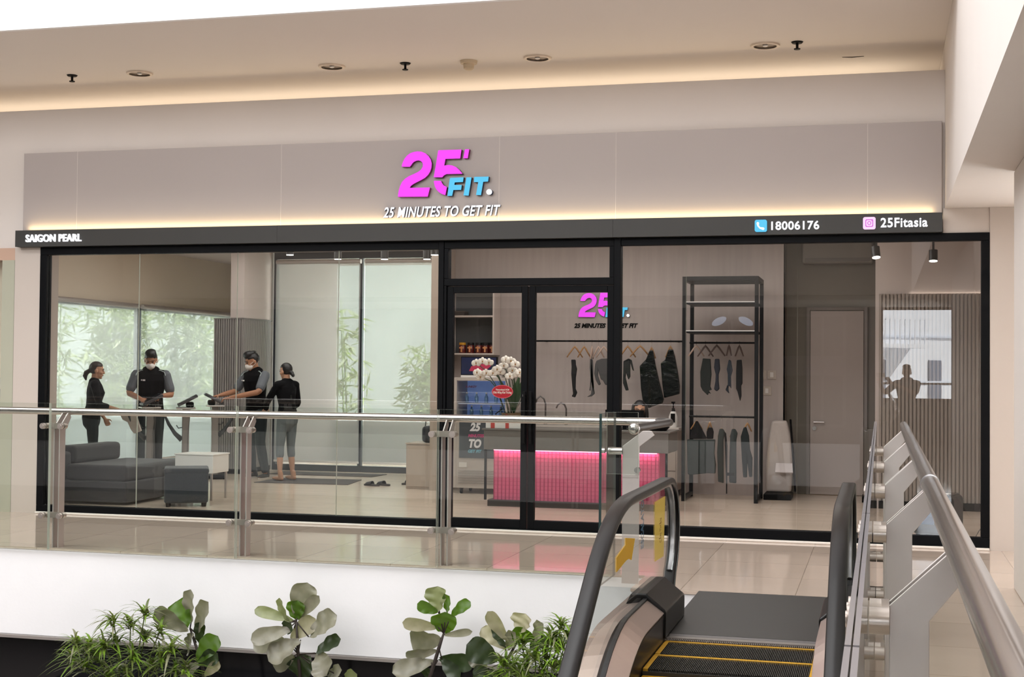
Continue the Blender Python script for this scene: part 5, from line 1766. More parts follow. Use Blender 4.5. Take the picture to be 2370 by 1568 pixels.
d2 = st(f, 'door_2', [P('door_frame_grey', (128, 120, 114), .5)])
MB().box(-.855, -.205, 4.87, 4.898, .035, 2.335).build('door_leaf', [P('door_grey', (178, 166, 160), .5)], d2, bevel=.003)
m = MB()
m.cyl((-.80, 4.82, .94), (-.80, 4.87, .94), .011)
m.cyl((-.81, 4.825, .94), (-.68, 4.825, .94), .0095)
m.build('door_handle', [K['steel']], d2, smooth=40)
MB().lathe([(0, 0), (.026, 0), (.026, .012), (0, .012)], c=(-.80, 4.87, .86), M=Matrix.Rotation(pi / 2, 3, 'X')).build('keyhole', [K['steel']], d2)
t = thing('wall_air_conditioner', (-.5, 4.8, 2.95), 'grey wall air conditioner high up over the alcove door', 'air conditioner')
MB().box(-.95, -.1, 4.68, 4.899, 2.92, 3.2).build('casing', [P('ac_grey', (128, 122, 114), .5)], t, bevel=.02, seg=3)
MB().box(-.92, -.13, 4.672, 4.684, 2.935, 2.985).build('outlet_flap', [P('ac_flap', (104, 98, 92), .5)], t)
t = thing('tower_heater', (-.12, 4.2, GZ), 'slim dark tower heater standing right of the alcove door', 'heater')
MB().box(-.19, -.045, 4.0, 4.3, .10, .88).build('tower', [P('tower_grey', (104, 98, 92), .5)], t, bevel=.015)
MB().box(-.21, -.03, 3.97, 4.32, GZ, .10).build('base', [K['black']], t, bevel=.008)
MB().box(-.15, -.08, 4.1, 4.2, .881, .886).build('control_panel', [P('panel_pale', (160, 156, 150), .3)], t)
for p, lab, sw in (((-1.359, 4.449, 1.527), 'upper pair of wall socket plates between rack and alcove', 2), ((-1.358, 4.449, 1.33), 'lower wall switch plate between rack and alcove', 1)):
    t = thing('wall_switch', p, lab, 'switch', 'switch plates on the back wall')
    for k in range(sw):
        x = p[0] - (.06 if sw == 2 else .0) + k * .12
        b = MB().box(x - .055, x + .055, 4.437, 4.449, p[2] - .055, p[2] + .055).build('plate', [P('switch_plate', (190, 178, 168), .4)], t, bevel=.004)
        MB().box(x - .02, x + .02, 4.432, 4.438, p[2] - .03, p[2] + .03).build('rocker', [K['white']], b, bevel=.003)
t = thing('air_cooler', (.52, .55, GZ), 'black portable air cooler on the floor at the right end of the shop window', 'air cooler')
acm = P('cooler_black', (8, 10, 14), .35, spec=.25)
RM = Matrix.Translation((.52, .62, 0)) @ Matrix.Rotation(radians(-18), 4, 'Z')
MB().box(-.19, .19, -.2, .2, GZ + .03, .43, RM).build('housing', [acm], t, bevel=.05, seg=4)
MB().box(-.15, .15, -.16, .16, .425, .44, RM).build('lid', [K['blackgloss']], t, bevel=.006)
MB().box(-.13, .02, -.206, -.198, .16, .34, RM).build('water_window', [P('window_blue', (24, 50, 84), .15)], t, bevel=.004)
MB().box(.07, .13, -.12, -.04, .44, .447, RM).build('button', [K['white']], t)
for sx in (-1, 1):
    for sy in (-1, 1):
        p = RM @ V(sx * .14, sy * .15, 0)
        m = MB()
        m.lathe([(0, 0), (.02, 0), (.024, .016), (.02, .032), (0, .032)], c=(p.x, p.y, GZ), n=12)
        m.build('caster', [K['black']], t)
m = MB()
m.tube([RM @ V(.19, .1, .1), (.78, .5, GZ + .03), (.82, .35, GZ + .006), (.86, .28, GZ + .1), (.93, .3, GZ + .2), (1.195, .5, GZ + .25)], .005, n=6)
m.build('power_cord', [P('cord_grey', (110, 104, 100), .5)], t)

# ================================================================ people
skin_m = P('skin', (186, 140, 112), .55, n=(20, .05))
skin_d = P('skin_tan', (164, 116, 88), .55, n=(20, .05))
hair_m = P('black_hair', (16, 14, 15), .45, n=(60, .4), stretch=(1, 1, .2))
hair_b = P('dark_brown_hair', (48, 38, 34), .5, n=(60, .4), stretch=(1, 1, .2))
mask_m = P('white_face_mask', (226, 220, 216), .8)
eye_m = P('eye_dark', (24, 18, 16), .25)
lip_m = P('lips', (150, 84, 76), .5)
top_k = P('black_training_shirt', (7, 7, 9), .85, n=(9, .2), spec=.15)
slv_g = P('grey_sleeve', (94, 98, 104), .8, n=(9, .1))
trs_k = P('dark_trousers', (28, 38, 42), .85, n=(9, .15))
leg_t = P('grey_leggings', (104, 112, 116), .8, n=(9, .12))
jkt = P('black_jacket', (6, 7, 10), .8, n=(9, .2), spec=.15)
shoe_g = P('grey_trainer', (66, 66, 66), .6)
shoe_w = P('trainer_sole', (206, 200, 194), .6)


class Fig:
    """poses one figure. Local axes: x = the person's right, y = forward, z = up; heights for 1.75 m, scaled."""

    def __init__(self, loc, yaw, label, H=1.75, female=False, lean=0.0, head=(0, 0), arms=None, legs=None, skin=None, drop=0.0):
        self.k = H / 1.75
        self.M = Matrix.Translation(Vector(loc)) @ Matrix.Rotation(yaw - pi / 2, 4, 'Z') @ Matrix.Diagonal((self.k, self.k, self.k, 1))
        self.loc, self.female, self.lean, self.drop = Vector(loc), female, lean, drop
        self.label, self.skin = label, skin or skin_m
        sw = .165 if female else .19
        self.sh = [self.at(s * sw, 0, 1.425) for s in (-1, 1)]
        self.arms = arms
        hipz = .92 - drop
        self.legs = legs or [((-.085, 0, hipz), (-.095, .02, .50), (-.095, -.02, .085), (-.02, 1)), ((.085, 0, hipz), (.095, .02, .50), (.095, -.02, .085), (.02, 1))]
        nb = self.at(0, .0, 1.53)
        self.HM = Matrix.Translation(nb) @ Matrix.Rotation(-head[0], 4, 'Z') @ Matrix.Rotation(-head[1], 4, 'X')

    def at(self, x, y, z):
        zz = z - self.drop
        return Vector((x, y + self.lean * max(0, z - .95), zz - .5 * abs(self.lean) * max(0, z - .95) * self.lean))

    def W(self, p):
        return self.M @ Vector(p)

    def S(self, r):
        return r * self.k

    def wl(self, m, pts, rad, side=(1, 0, 0), n=12, dome=True):
        R3 = self.M.to_3x3()
        rad = [(self.S(r), self.S(r)) if not isinstance(r, tuple) else (self.S(r[0]), self.S(r[1])) for r in rad]
        m.loft([self.W(p) for p in pts], rad, side=(R3 @ Vector(side)).normalized(), n=n, dome=dome)

    def he(self, m, c, r, nu=16, nv=10):
        """ellipsoid in head coordinates"""
        MM = self.M @ self.HM
        R3 = MM.to_3x3()
        m.ell(MM @ Vector(c), r, M=R3, nu=nu, nv=nv)

    def torso(self, m, g=0.0, z0=.80, z1=1.6):
        if self.female:
            rows = [(.80, .07, .07, 0), (.86, .155, .105, -.01), (.95, .168, .118, -.015), (1.03, .145, .10, -.005), (1.12, .122, .088, 0), (1.22, .135, .098, .01), (1.31, .15, .115, .02), (1.40, .152, .092, 0), (1.455, .10, .07, -.01), (1.50, .055, .055, -.01)]
        else:
            rows = [(.80, .07, .07, 0), (.86, .155, .10, -.01), (.95, .165, .11, -.01), (1.05, .15, .105, 0), (1.15, .148, .10, 0), (1.25, .168, .112, .005), (1.35, .185, .12, .01), (1.42, .18, .10, 0), (1.47, .115, .075, -.01), (1.51, .06, .06, -.01)]
        rows = [r for r in rows if z0 - 1e-6 <= r[0] <= z1 + 1e-6]
        self.wl(m, [self.at(0, r[3], r[0]) for r in rows], [(r[1] + g, r[2] + g) for r in rows], n=20)

    def arm_pts(self, i):
        e, w = self.arms[i][0], self.arms[i][1]
        return [self.sh[i], Vector(e), Vector(w)]

    def limb(self, m, P3, radii, g=0.0, frac=2.0):
        """tapering two-bone limb; frac 0..2 how far along (1 = middle joint)"""
        a, b, c = P3
        pts, rr = [], []
        st_ = [0, .25, .5, .75, .94, 1.06, 1.25, 1.5, 1.75, 2.0]
        for s in st_:
            if s > frac + 1e-6:
                break
            p = a.lerp(b, s) if s <= 1 else b.lerp(c, s - 1)
            pts.append(p)
            k = s / 2 * (len(radii) - 1)
            i0 = min(int(k), len(radii) - 2)
            rr.append(radii[i0] + (radii[i0 + 1] - radii[i0]) * (k - i0) + g)
        if pts and (frac not in st_) and frac < 2:
            p = a.lerp(b, frac) if frac <= 1 else b.lerp(c, frac - 1)
            pts.append(p)
            rr.append(rr[-1])
        self.wl(m, pts, rr, side=(.3, .5, .2), n=12)

    def hand(self, m, wrist, d, nrm, curl=.5, sgn=1):
        d = Vector(d).normalized()
        nrm = Vector(nrm)
        nrm = (nrm - d * nrm.dot(d)).normalized()
        s = d.cross(nrm)
        wrist = Vector(wrist)
        self.wl(m, [wrist - d * .01, wrist + d * .03, wrist + d * .085], [(.024, .017), (.036, .016), (.040, .013)], side=s, n=12)
        for k, ln in enumerate((.068, .076, .072, .056)):
            b = wrist + d * (.085 - .004 * abs(k - 1.4)) + s * ((-.029 + .0195 * k) * sgn)
            a1 = curl * .55 + .06 * k
            a2 = curl * 1.25 + .08 * k
            a3 = curl * 1.8
            p1 = b + (d * cos(a1) - nrm * sin(a1)) * (ln * .45)
            p2 = p1 + (d * cos(a2) - nrm * sin(a2)) * (ln * .33)
            p3 = p2 + (d * cos(a3) - nrm * sin(a3)) * (ln * .24)
            self.wl(m, [b - d * .02, b, p1, p2, p3], [.0095, .0092, .0086, .008, .007], side=s, n=8)
        t0 = wrist + d * .025 - s * (.030 * sgn)
        t1 = t0 + (d * .55 - s * (.7 * sgn) - nrm * .35).normalized() * .038
        t2 = t1 + (d * .9 - s * (.2 * sgn) - nrm * .35).normalized() * .032
        self.wl(m, [t0 + s * (.012 * sgn), t0, t1, t2], [.012, .0115, .0098, .0082], side=nrm, n=8)

    def foot(self, m, ank, dirn, r=.0):
        a = Vector(ank)
        d = Vector((dirn[0], dirn[1], 0)).normalized()
        z = .034 + r * .2
        self.wl(m, [a + Vector((0, 0, .03)) - d * .02, Vector((a.x, a.y, .06 - .0)) - d * .03], [(.036 + r, .04 + r)] * 2, n=12)
        q = [a - d * .055, a - d * .02, a + d * .06, a + d * .12, a + d * .165]
        self.wl(m, [Vector((p.x, p.y, z)) for p in q], [(.028 + r, .03), (.036 + r, .034), (.042 + r, .032), (.046 + r, .025), (.034 + r, .018)], side=d.cross(Vector((0, 0, 1))), n=14)

    def body(self, bare_feet=False, voxel=.0068, hands=True):
        m = MB()
        self.torso(m, 0)
        n0, n1 = self.at(0, -.012, 1.45), self.HM @ Vector((0, 0, .05))
        self.wl(m, [n0, n0.lerp(n1, .5), n1], [(.06, .058), (.052, .054), (.054, .058)], n=14)
        for c, r in (((0, 0, .128), (.075, .094, .09)), ((0, .036, .048), (.054, .06, .062)), ((0, .04, .088), (.063, .06, .074)), ((0, .1, .084), (.012, .018, .026)), ((0, .113, .074), (.015, .011, .011)), ((0, .07, .004), (.025, .024, .02)), ((0, .083, .124), (.048, .018, .011)), ((-.077, -.002, .09), (.012, .024, .032)), ((.077, -.002, .09), (.012, .024, .032)), ((0, .088, .04), (.024, .014, .012)), ((-.04, .062, .075), (.022, .03, .022)), ((.04, .062, .075), (.022, .03, .022))):
            self.he(m, c, r)
        for i in (0, 1):
            self.limb(m, self.arm_pts(i), [.052, .047, .041, .037, .026] if not self.female else [.045, .04, .035, .031, .023])
            w, d, nrm, curl = self.arms[i][1:5]
            if hands:
                self.hand(m, w, d, nrm, curl, 1 if i else -1)
            h, kn, an, fd = self.legs[i]
            q = .86 if self.female else 1
            self.limb(m, [Vector(h), Vector(kn), Vector(an)], [.088 * q, .074 * q, .056 * q, .055 * q, .036 * q])
            if bare_feet:
                self.foot(m, an, fd)
            else:
                self.foot(m, an, fd, -.008)
        o = m.build('person', [self.skin], org=self.loc, remesh=voxel * self.k, smoothing=3)
        tag(o, self.label, 'person')
        ROOT[o.name] = Matrix.Translation(-self.loc)
        self.o = o
        for s in (-1, 1):
            m = MB()
            self.he(m, (s * .031, .0925, .106), (.013, .008, .007), 10, 8)
            m.build('eye', [eye_m], o, smooth=True)
            m = MB()
            MM = self.M @ self.HM
            m.loft([MM @ V(s * .013, .1, .126), MM @ V(s * .033, .1, .132), MM @ V(s * .052, .085, .126)], .004, side=(0, 0, 1), n=6, dome=True)
            m.build('eyebrow', [hair_m], o, smooth=True)
        return o

    def lips(self):
        m = MB()
        self.he(m, (0, .1, .043), (.019, .008, .007), 12, 8)
        m.build('lips', [lip_m], self.o, smooth=True)

    def mask(self):
        m = MB()
        self.he(m, (0, .066, .048), (.062, .062, .05))
        self.he(m, (0, .1, .06), (.03, .03, .036))
        mk = m.build('face_mask', [mask_m], self.o, remesh=.006, smoothing=3)
        MM = self.M @ self.HM
        for s in (-1, 1):
            m = MB()
            m.tube([MM @ V(s * .052, .08, .07), MM @ V(s * .075, .035, .092), MM @ V(s * .086, -.012, .108)], .0028, n=6)
            m.tube([MM @ V(s * .05, .07, .025), MM @ V(s * .075, .025, .055), MM @ V(s * .088, -.015, .075)], .0028, n=6)
            m.build('ear_loop', [mask_m], mk)

    def hair(self, style, mat=None):
        m = MB()
        MM = self.M @ self.HM
        c0 = Vector((0, -.008, .132))
        r0 = (.085, .104, .1)
        rings = []
        nu, nv = 28, 18
        for j in range(1, nv):
            th = -pi / 2 + pi * j / nv
            ring = []
            for i in range(nu):
                ph = 2 * pi * i / nu
                d = Vector((cos(th) * cos(ph), cos(th) * sin(ph), sin(th)))
                p = Vector((d.x * r0[0], d.y * r0[1], d.z * r0[2]))
                face = p.y > .012 and (c0.z + p.z) < .172 + (.0 if style != 'quiff' else -.01) - abs(p.x) * .25
                low = (c0.z + p.z) < (.055 if style == 'quiff' else .03) - p.y * .3
                k = .62 if (face or low) else 1.0 + .015 * sin(9 * ph) * cos(th)
                ring.append(m.v(MM @ (c0 + p * k)))
            rings.append(ring)
        m.skin(rings)
        if style == 'quiff':
            self.he(m, (0, .03, .212), (.076, .075, .05))
            self.he(m, (-.006, .08, .2), (.06, .022, .03))
            self.he(m, (0, -.02, .215), (.066, .07, .03))
        if style == 'bun':
            self.he(m, (0, -.115, .062), (.036, .034, .036))
            self.he(m, (0, -.14, .03), (.03, .022, .034))
        if style == 'tail':
            m.loft([MM @ V(0, -.1, .08), MM @ V(0, -.135, .05), MM @ V(0, -.145, .0), MM @ V(0, -.125, -.05)], [.03, .034, .03, .012], side=(1, 0, 0), n=10, dome=True)
        if style == 'long':
            for s in (-1, 1):
                m.loft([MM @ V(s * .07, -.01, .15), MM @ V(s * .088, .0, .06), MM @ V(s * .09, .01, -.06), MM @ V(s * .08, .03, -.16)], [(.03, .05), (.026, .055), (.026, .05), (.014, .03)], side=(1, 0, 0), n=10, dome=True)
            m.loft([MM @ V(0, -.08, .12), MM @ V(0, -.1, .0), MM @ V(0, -.09, -.14)], [(.075, .03), (.085, .03), (.06, .02)], side=(1, 0, 0), n=12, dome=True)
        if style in ('bun', 'tail') :
            pass
        return m.build('hair', [mat or hair_m], self.o, remesh=.0075, smoothing=2)

    def shirt(self, mat, sleeve=.62, sleeve_mat=None, g=.014, z0=.95, name='shirt'):
        m = MB()
        self.torso(m, g, z0, 1.47)
        # shoulder yoke
        for i in (0, 1):
            s = self.sh[i]
            self.wl(m, [self.at(0, -.005, 1.44), s], [(.07 + g, .06 + g), (.05 + g, .05 + g)], side=(0, 1, 0), n=12)
            if sleeve_mat is None:
                self.limb(m, self.arm_pts(i), [.054, .05, .043, .039, .03] if not self.female else [.048, .043, .038, .034, .028], g * .8, sleeve)
        o = m.build(name, [mat], self.o, remesh=.0075, smoothing=2)
        if sleeve_mat is not None:
            for i in (0, 1):
                m = MB()
                self.limb(m, self.arm_pts(i), [.062, .058, .056, .05, .04], g * .6, sleeve)
                m.build('sleeve', [sleeve_mat], self.o, remesh=.0075, smoothing=1)
                m = MB()
                s = 1 if i else -1
                q = [self.at(s * .07, .03, 1.487), self.at(s * .12, .035, 1.487), self.at(s * .175, .05, 1.462), self.at(s * .19, .085, 1.42)]
                self.wl(m, q, [.0055] * 4, side=(0, 0, 1), n=6)
                m.build('shoulder_piping', [P('piping_pale', (186, 198, 196), .6)], o, smooth=True)
            # collar and chest badge
            m = MB()
            self.wl(m, [self.at(0, -.01, 1.475), self.at(0, -.005, 1.515)], [(.074, .07), (.064, .064)], n=18, dome=False)
            m.build('collar', [mat], o, smooth=40)
            m = MB()
            p = self.at(.085, .146, 1.335)
            for dx, dz, w, h in ((0, .02, .016, .01), (.03, .022, .008, .008)):
                q = [(p.x + dx - w, p.y, p.z + dz - h), (p.x + dx + w, p.y - .002, p.z + dz - h), (p.x + dx + w, p.y - .002, p.z + dz + h), (p.x + dx - w, p.y, p.z + dz + h)]
                m.quad(*[m.v(self.W(Vector(a))) for a in q])
            m.build('chest_badge', [P('badge_white', (220, 214, 214), .5)], o, solid=.002)
        return o

    def trousers(self, mat, frac=1.9, g=.012, name='trousers', zt=.99):
        m = MB()
        rows = [.80, .86, .95, 1.03, 1.05]
        self.torso(m, g, .80, 1.05 if not self.female else 1.03)
        for i in (0, 1):
            h, kn, an, fd = self.legs[i]
            q = .86 if self.female else 1
            self.limb(m, [Vector(h), Vector(kn), Vector(an)], [.09 * q, .078 * q, .058 * q, .056 * q, .040 * q], g * q, frac)
        return m.build(name, [mat], self.o, remesh=.008, smoothing=2)

    def shoes(self, mat):
        for i in (0, 1):
            m = MB()
            self.foot(m, self.legs[i][2], self.legs[i][3], .008)
            s = m.build('shoe', [mat], self.o, remesh=.007, smoothing=2)
            a = Vector(self.legs[i][2])
            d = Vector((self.legs[i][3][0], self.legs[i][3][1], 0)).normalized()
            sd = d.cross(Vector((0, 0, 1)))
            m = MB()
            out = []
            for k in range(20):
                t_ = k * 2 * pi / 20
                out.append(a + d * (.055 + .125 * cos(t_)) + sd * (.052 * sin(t_) * (1 + .1 * cos(t_))))
            lo = [m.v(self.W((p.x, p.y, 0.001))) for p in out]
            hi = [m.v(self.W((p.x, p.y, .02))) for p in out]
            m.skin([lo, hi])
            m.build('sole', [shoe_w], s)


# woman holding a towel, at the far left
f = Fig((-9.86, 3.05, GZ), radians(30), 'woman in a black jacket with tied brown hair, leftmost in the gym', 1.585, True, .06, (0.0, .12), arms=[((-.2, .03, 1.12), (-.17, .17, .93), (.1, .5, -.9), (-1, 0, 0), 1.1), ((.2, .1, 1.14), (.15, .37, 1.07), (.0, 1, -.05), (0, 0, 1), .8)])
f.body()
f.lips()
f.hair('tail', hair_b)
f.shirt(jkt, 1.35, name='jacket')
f.trousers(trs_k, 1.9, name='leggings')
f.shoes(shoe_g)
hp = f.W((.15, .46, 1.04))
# pale towel hanging from her hand and the console beside her
t = thing('towel', (-9.3, 3.1, .75), 'crumpled pale towel hanging from the console in front of the masked man', 'towel')
m = MB()
T0, T1 = (-9.457, 3.1, 0.951), (-9.212, 3.1, 0.744)
tw = [(-9.5, 3.12, 0.922), (-9.426, 3.12, 0.956), (-9.326, 3.12, 0.958), (-9.251, 3.12, 0.937), (-9.225, 3.12, 0.859), (-9.174, 3.12, 0.733), (-9.284, 3.12, 0.697), (-9.341, 3.12, 0.741), (-9.386, 3.12, 0.84), (-9.462, 3.12, 0.872)]
m.prism([(p[0], p[2]) for p in tw], lambda u, v, w: V(u, 3.10 + w + .02 * sin(u * 60 + v * 20), v), 0, .035)
o = m.build('cloth', [towel_m], t, bevel=.01, seg=3)

# masked man facing the mall
f = Fig((-9.42, 3.75, GZ), radians(-62), 'man in black shirt and white face mask standing facing the mall', 1.745, False, .03, (.05, .38), arms=[((-.27, .04, 1.16), (-.15, .22, 1.15), (.5, .7, -.1), (-.4, .2, .9), .9), ((.28, .06, 1.18), (.12, .27, 1.11), (-.55, .75, -.35), (.3, .3, .9), .7)], skin=skin_d)
f.body()
f.mask()
f.hair('quiff')
f.shirt(top_k, .72, slv_g, z0=.86)
f.trousers(trs_k)
f.shoes(shoe_g)

# masked man leaning over the console by the partition
f = Fig((-8.38, 4.80, GZ), radians(-112), 'masked man in a black shirt leaning over a console beside the barefoot woman', 1.745, False, .05, (.45, .36), arms=[((-.26, .20, 1.20), (.06, .42, 1.12), (.9, .5, -.15), (0, .1, 1), .6), ((.29, .13, 1.20), (.27, .42, 1.15), (.55, .8, -.2), (0, .1, 1), .8)],
        legs=[((-.085, 0, .92), (-.12, .03, .50), (-.17, -.03, .085), (-.35, 1)), ((.085, 0, .92), (.09, .02, .50), (.07, -.01, .085), (.3, 1))], skin=skin_d)
f.body()
f.mask()
f.hair('quiff')
f.shirt(top_k, .72, slv_g, z0=.86)
f.trousers(trs_k)
f.shoes(shoe_g)

# barefoot woman seen from behind
f = Fig((-7.78, 4.5, GZ + .009), radians(152), 'barefoot woman in black jacket and grey knee leggings, seen from behind', 1.585, True, .05, (-.12, .1), arms=[((-.23, .2, 1.16), (-.12, .36, 1.06), (.3, .9, -.3), (0, .2, 1), .8), ((.24, .05, 1.14), (.2, .26, 1.02), (-.1, .9, -.4), (0, .2, 1), .8)],
        legs=[((-.085, 0, .92), (-.11, .02, .50), (-.14, -.02, .085), (.1, 1)), ((.085, 0, .92), (.09, .02, .50), (.1, -.02, .085), (.15, 1))])
f.body(True)
f.lips()
f.hair('bun')
f.shirt(jkt, 1.9, name='jacket')
f.trousers(leg_t, 1.3, name='leggings')

# receptionist sitting behind the desk
sx_, sy_ = -2.75, 3.3
f = Fig((sx_, sy_, GZ), radians(-80), 'woman with long black hair sitting behind the reception desk', 1.6, True, .05, (0, .12), arms=[((-.22, .1, .68), (-.12, .32, .72), (.2, 1, 0), (0, 0, 1), .6), ((.22, .1, .68), (.12, .32, .72), (-.2, 1, 0), (0, 0, 1), .6)],
        legs=[((-.09, .04, .44), (-.11, .40, .46), (-.11, .36, .085), (0, 1)), ((.09, .04, .44), (.11, .40, .46), (.11, .36, .085), (0, 1))], drop=.46)
f.arms = [((-.22, .1, .68), (-.12, .26, .64), (.2, 1, 0), (0, 0, 1), .6), ((.22, .1, .68), (.12, .26, .64), (-.2, 1, 0), (0, 0, 1), .6)]
f.body()
f.lips()
f.hair('long')
f.shirt(P('receptionist_blouse', (40, 40, 46), .8), 1.6, name='blouse')
f.trousers(trs_k)
f.shoes(shoe_g)
t = thing('stool', (sx_, sy_ + .04, GZ), 'round dark stool under the receptionist behind the desk', 'stool')
MB().lathe([(0, .25), (.16, .25), (.17, .275), (.16, .30), (0, .30)], c=(sx_ - .01, sy_ + .03, 0)).build('seat', [K['black']], t, smooth=40)
MB().lathe([(0, .055), (.025, .055), (.025, .25), (0, .25)], c=(sx_ - .01, sy_ + .03, 0), n=14).build('column', [K['steel']], t, smooth=40)
MB().lathe([(0, GZ), (.17, GZ), (.16, .045), (.03, .06), (0, .06)], c=(sx_ - .01, sy_ + .03, 0)).build('base', [K['black']], t, smooth=40)

# the photographer, seen as a dark reflection in the shop window
f = Fig((.46, -13.32, 0), radians(92), 'person in dark clothes and shorts holding up a phone, mirrored in the right shop window', 1.70, False, .0, (-.1, .05), arms=[((-.40, .06, 1.24), (-.50, .20, 1.44), (.1, .2, .95), (0, -1, .1), .7), ((.16, .26, 1.24), (-.28, .25, 1.44), (-.6, .05, .8), (0, -1, .1), .7)], skin=skin_d)
f.body(voxel=.009)
f.hair('quiff')
f.shirt(P('photographer_shirt', (20, 20, 22), .8), .8)
f.trousers(P('photographer_shorts', (26, 26, 30), .8), 1.0, .03, name='shorts')
f.shoes(shoe_g)
t = thing('mobile_phone', (0, -13.05, 1.54), 'dark phone held up by the person mirrored in the right shop window', 'phone')
MB().box(-.075, .075, -13.058, -13.05, 1.50, 1.575).build('phone_body', [K['black']], t, bevel=.003)
MB().box(-.07, .07, -13.0595, -13.058, 1.504, 1.571).build('screen', [scr], t)

# ================================================================ the hall behind the viewer, mirrored in the shop glass
mauve = P('rear_wall_mauve', (66, 62, 68), .7)
slabbox('ceiling_rear', [K['ceiling']], (-16, 4, -19.2, -14.4, 3.05, 3.3))
slabbox('wall_rear_bulkhead', [P('rear_bulkhead_paint', (176, 164, 152), .75)], (-16, 4, -14.4, -14.2, 3.05, 8.95))
slabbox('floor_rear', [K['mall_floor']], (-16, -.09, -20, -14.6, -.3, 0))
slabbox('floor_rear_edge', [K['fascia_white']], (-16, -.09, -14.6, -14.45, -.62, .2))
slabbox('wall_rear_lower', [P('rear_lower_dark', (40, 40, 44), .4)], (-16, -.06, -14.8, -14.6, -3.6, -.301))
slabbox('wall_rear', [mauve], (-16, -.35, -19.4, -19.2, 0, 3.3), (1.6, 4, -19.4, -19.2, 0, 3.3), (-.35, 1.6, -19.4, -19.2, 0, .95), (-.35, 1.6, -19.4, -19.2, 3.05, 3.3))
slabbox('wall_rear_pier', [P('rear_pier_pale', (214, 212, 224), .6)], (-.35, .05, -19.2, -18.9, .0, 3.3))
rp = P('rear_dark_pane', (34, 38, 40), .25)
for k, (a, b) in enumerate(((-9.4, -5.4), (-2.25, -.75))):
    f = MB()
    f.box(a, b, -19.2, -19.15, .35, .41).box(a, b, -19.2, -19.15, 2.84, 2.9).box(a, a + .07, -19.2, -19.15, .41, 2.84).box(b - .07, b, -19.2, -19.15, .41, 2.84).box((a + b) / 2 + .2, (a + b) / 2 + .26, -19.2, -19.15, .41, 2.84).box(a, b, -19.2, -19.13, 1.5, 1.95)
    w6 = st(f, 'window_%d' % (8 + k), [P('rear_frame', (120, 112, 122), .5)])
    MB().box(a + .07, b - .07, -19.199, -19.18, .41, 2.84).build('pane', [rp], w6)
f = MB()
f.box(-.35, 1.6, -19.33, -19.27, .95, 1.02).box(-.35, 1.6, -19.33, -19.27, 2.99, 3.05).box(1.54, 1.6, -19.33, -19.27, 1.02, 2.99).box(-.35, -.29, -19.33, -19.27, 1.02, 2.99).box(-.35, 1.6, -19.33, -19.27, 1.33, 1.37)
st(f, 'window_7', [K['black_frame']])
slabbox('ground_rear_street', [P('rear_street', (190, 190, 190), .8)], (-30, 20, -60, -22.2, -4, -3.9))
# pale house across the street
RH = Matrix.Translation((.2, -31, -3.9)) @ Matrix.Rotation(radians(-40), 4, 'Z')
t = thing('house', (2.6, -31, -3.9), 'white house with a balcony, mirrored bright beside the person with a phone', 'building')
hw = P('house_white', (236, 240, 246), .7)
MB().box(-9, 5.0, -.0, 6, 0, 11.5, RH @ Matrix.Rotation(pi, 4, 'Z')).build('wall', [hw], t)
for z in (3.4, 4.3, 5.2, 6.6, 7.6):
    MB().box(-5, 9, .0, .06, z, z + .06, RH).build('string_course', [P('house_grey', (196, 204, 216), .7)], t)
for x in (-2.9, -.6, 1.6):
    MB().box(x, x + .5, .0, .04, 4.7, 5.9, RH).build('house_window', [P('house_window_grey', (96, 106, 122), .3)], t)
bl = MB().box(-2.6, .9, .0, .9, 6.25, 6.37, RH).build('balcony', [hw], t)
m = MB()
for k in range(18):
    m.box(-2.55 + k * .19, -2.52 + k * .19, .85, .88, 6.37, 7.1, RH)
m.box(-2.6, .9, .84, .9, 7.1, 7.16, RH)
m.build('railing', [hw], bl)
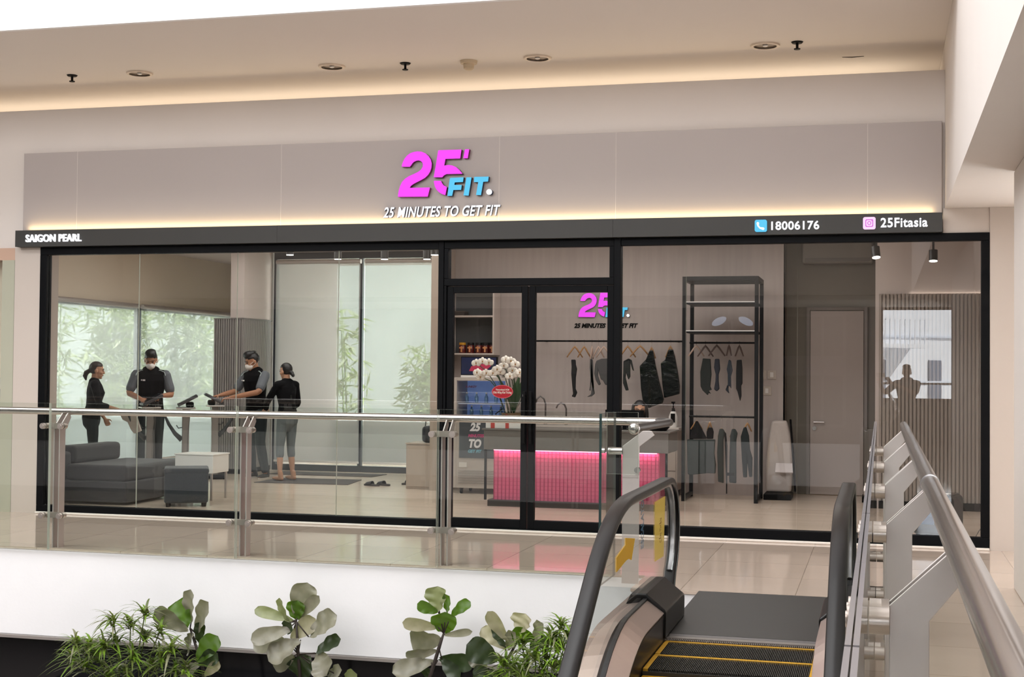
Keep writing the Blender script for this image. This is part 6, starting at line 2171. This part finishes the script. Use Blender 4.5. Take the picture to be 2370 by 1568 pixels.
# lamp post with two bowls and a palm, mirrored over the display rack
X, Y = (-2.914, -15.5)
t = thing('street_lamp', (X, Y, 0), 'slim lamp post with two pale bowl shades, mirrored over the display rack', 'lamp')
lp = P('lamp_post_grey', (150, 140, 146), .5)
MB().lathe([(0, .001), (.10, .001), (.06, .05), (.035, .1), (.03, 2.6), (0, 2.62)], c=(X, Y, 0), n=14).build('pole', [lp], t, smooth=40)
for s in (-1, 1):
    m = MB()
    m.tube([(X, Y, 2.2), (X + s * .08, Y, 2.5), (X + s * .18, Y, 2.6)], .012, n=8)
    m.build('arm', [lp], t)
    m = MB()
    m.ell((X + s * .27, Y, 2.60), (.16, .13, .075), M=Matrix.Rotation(s * .45, 3, 'Y'))
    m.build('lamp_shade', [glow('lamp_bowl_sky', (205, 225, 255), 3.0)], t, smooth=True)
palm_m = two_sided('palm_frond', (70, 96, 50), (110, 130, 80), .45, .3)


def palm(x, y, h, label, seed):
    rnd = random.Random(seed)
    t = thing('palm', (x, y, 0), label, 'plant', 'potted palms behind the viewer')
    MB().lathe([(0, .001), (.22, .001), (.28, .5), (.25, .5), (.24, .46), (0, .46)], c=(x, y, 0)).build('pot', [P('palm_pot', (90, 84, 84), .6)], t, smooth=40)
    m = MB()
    m.tube([(x, y, .46), (x + .03, y, h * .6), (x, y, h)], .03, n=8)
    m.build('trunk', [P('palm_trunk', (92, 74, 54), .8)], t, smooth=True)
    m = MB()
    for k in range(13):
        a = k * 2.4
        el = rnd.uniform(.3, 1.1)
        ln = rnd.uniform(.8, 1.1)
        prev = None
        for q in range(9):
            s = q / 8
            p = Vector((x, y, h)) + Vector((cos(a) * cos(el), sin(a) * cos(el), sin(el))) * ln * s + Vector((0, 0, -.7 * ln * s * s))
            sd = Vector((-sin(a), cos(a), 0))
            if q:
                for e in (-1, 1):
                    tip = p + sd * e * .26 * sin(pi * min(.95, s + .1)) + Vector((cos(a), sin(a), -.6)) * .1
                    m.quad(m.v(p), m.v(p + Vector((cos(a), sin(a), 0)) * .03), m.v(tip))
    m.build('fronds', [palm_m], t, fix=False)


for px_, lab, sd in ((-6.6, 'potted palm mirrored behind the clothes left of the display rack', 1), (-4.9, 'potted palm mirrored in front of the display rack', 2)):
    palm(px_, -17.2, 1.5, lab, sd)
